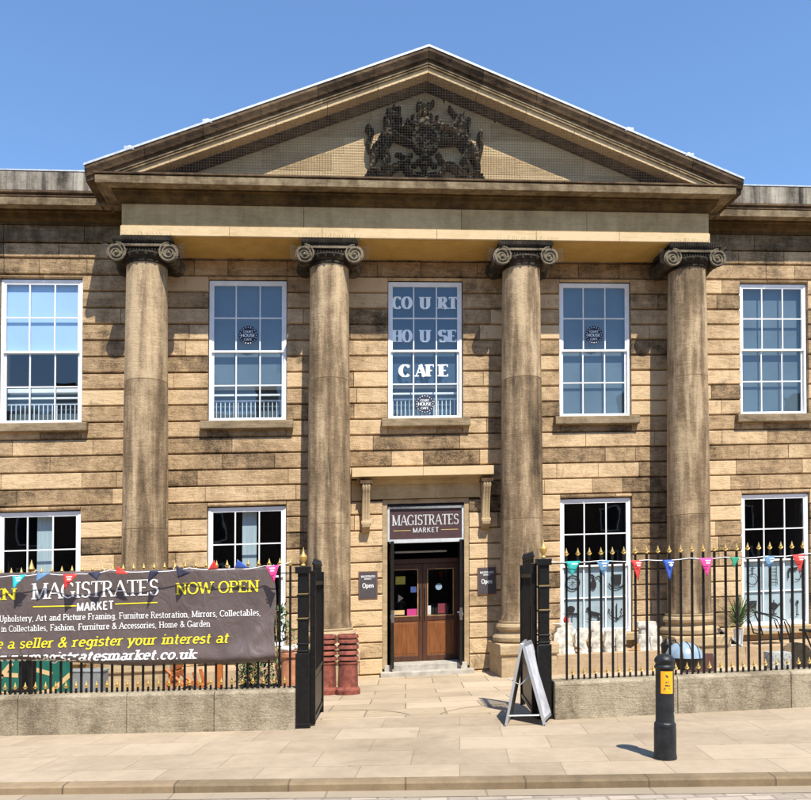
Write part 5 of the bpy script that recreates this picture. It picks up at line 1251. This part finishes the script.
# things behind the left railings
o, T = crt('painted_panel', 30, 12.4, 'green panel with tan painted stripes behind the banner', 'panel')
m = MB(); m.box(-.72, .66, 0, .03, 0, .95); m.build('board', 'panelgreen', o, frame=T)
m = MB()
for pts in ([(-.7, .30), (-.45, .62), (-.30, .80)], [(-.7, .32), (-.30, .30), (.0, .24)], [(-.1, .86), (.05, .70), (.35, .62)], [(.05, .30), (.35, .36), (.64, .62)], [(.2, .16), (.45, .25), (.64, .3)], [(-.6, .1), (-.3, .14), (.1, .06)], [(-.55, .62), (-.2, .60)]): line(m, pts, .07, -.004)
m.build('stripes', 'paneltan', o, frame=T)
o, T = crt('metal_box', 88, 12.6, 'pale grey metal box behind the banner', 'box')
m = MB(); m.box(-.30, .27, -.15, .15, 0, .62); m.build('body', 'greybox', o, frame=T, bevel=.015)
m = MB(); m.box(-.31, .28, -.16, .16, .622, .66); m.build('lid', 'greybox', o, frame=T, bevel=.01)
o, T = crt('black_chair', 27, 12.0, 'dark upholstered chair in front of the striped green panel', 'chair')
m = MB(); m.box(-.13, .13, -.03, .03, .42, .95); m.build('backrest', 'black', o, frame=T, bevel=.02)
m = MB(); m.box(-.15, .15, -.32, .03, .38, .44); m.build('seat', 'black', o, frame=T, bevel=.02)
for a, b in ((-.12, -.28), (.12, -.28), (-.12, 0), (.12, 0)): m = MB(); m.box(a - .018, a + .018, b - .018, b + .018, 0, .38); m.build('leg', 'black', o, frame=T)
o, T = crt('orange_chair', 190, 12.2, 'orange wooden folding chair behind the banner', 'chair')
for yy in (-.2, .2):
    for pts in ([(-.40, yy, 0.0), (-.18, yy, .75)], [(-.34, yy, .65), (.30, yy, .10)], [(.28, yy, .0), (.10, yy, .60)]): m = MB(); m.tube(pts, .028, 6); m.build('leg', 'orangewood', o, frame=T)
m = MB()
for k in range(5): m.box(-.36 + k * .13, -.27 + k * .13, -.24, .24, .40 - k * .01, .43 - k * .01)
m.build('seat', 'orangewood', o, frame=T)
m = MB()
for k in range(3): m.box(-.20 - k * .02, -.17 - k * .02, -.24, .24, .52 + k * .11, .60 + k * .11)
m.build('backrest', 'orangewood', o, frame=T)
o, T = crt('orange_post', 219, 12.0, 'upright orange wooden post beside the orange chair', 'post')
m = MB(); m.box(-.045, .045, -.04, .04, 0, 1.0); m.build('shaft', 'orangewood', o, frame=T, bevel=.006)
m = MB(); m.box(-.12, .12, -.10, .10, 0, .05); m.build('foot', 'orangewood', o, frame=T)
bushy(252, 690, 12.4, .45, .25, 'low dark plant in a pot behind the right end of the banner')
o, T = crt('bicycle_wheel', 190, 11.4, 'small black spoked wheel on the ground before the orange chair', 'wheel')
m = MB(); m.tube([(.20 * math.cos(t), 0, .20 + .20 * math.sin(t)) for t in [k * math.pi / 12 for k in range(25)]], .02, 6, cap=False); m.build('tyre', 'black', o, frame=T, smooth=40)
m = MB()
for k in range(8): t = k * math.pi / 8; m.tube([(-.19 * math.cos(t), 0, .20 - .19 * math.sin(t)), (.19 * math.cos(t), 0, .20 + .19 * math.sin(t))], .003, 4)
m.build('spokes', 'chrome', o, frame=T)

# ================================================================ THE TERRACE ACROSS THE STREET (behind the camera; the glass mirrors it)
M['brick'] = stone('dark_brick', (.16, .11, .08), (.10, .065, .045), (.04, .03, .022), tone=.3, big=.2)
M['slateroof'] = stone('grey_slates', (.12, .12, .13), (.07, .07, .08), (.03, .03, .03), tone=.3, big=.2)
o = empty('terrace', FW((0, -13, -.1)), 'dark brick terrace across the street mirrored in the lower window panes', 'building')
m = MB(); m.box(-60, 60, -22, -13, -.3, 9.6); m.build('wall', 'brick', o)
m = MB(); m.prism([(-13 + .4, 9.61), (-17.5, 12.6), (-22.4, 9.61)], -60, 60, plane='yz'); m.build('roof', 'slateroof', o)
for x in (-33, -14, -2, 12, 24, 38): m = MB(); m.box(x - .6, x + .6, -18.2, -17.0, 11.6, 14.3); m.build('chimney', 'brick', o)
for x in range(-45, 46, 5):
    for z in (1.2, 4.1, 7.0):
        f = None
        m = MB(); m.box(x - .6, x + .6, -13.0, -12.94, z, z + 1.7); f = m.build('window', 'white', o)
        m = MB(); m.box(x - .52, x + .52, -12.938, -12.93, z + .08, z + 1.62); m.build('pane', 'room', f)
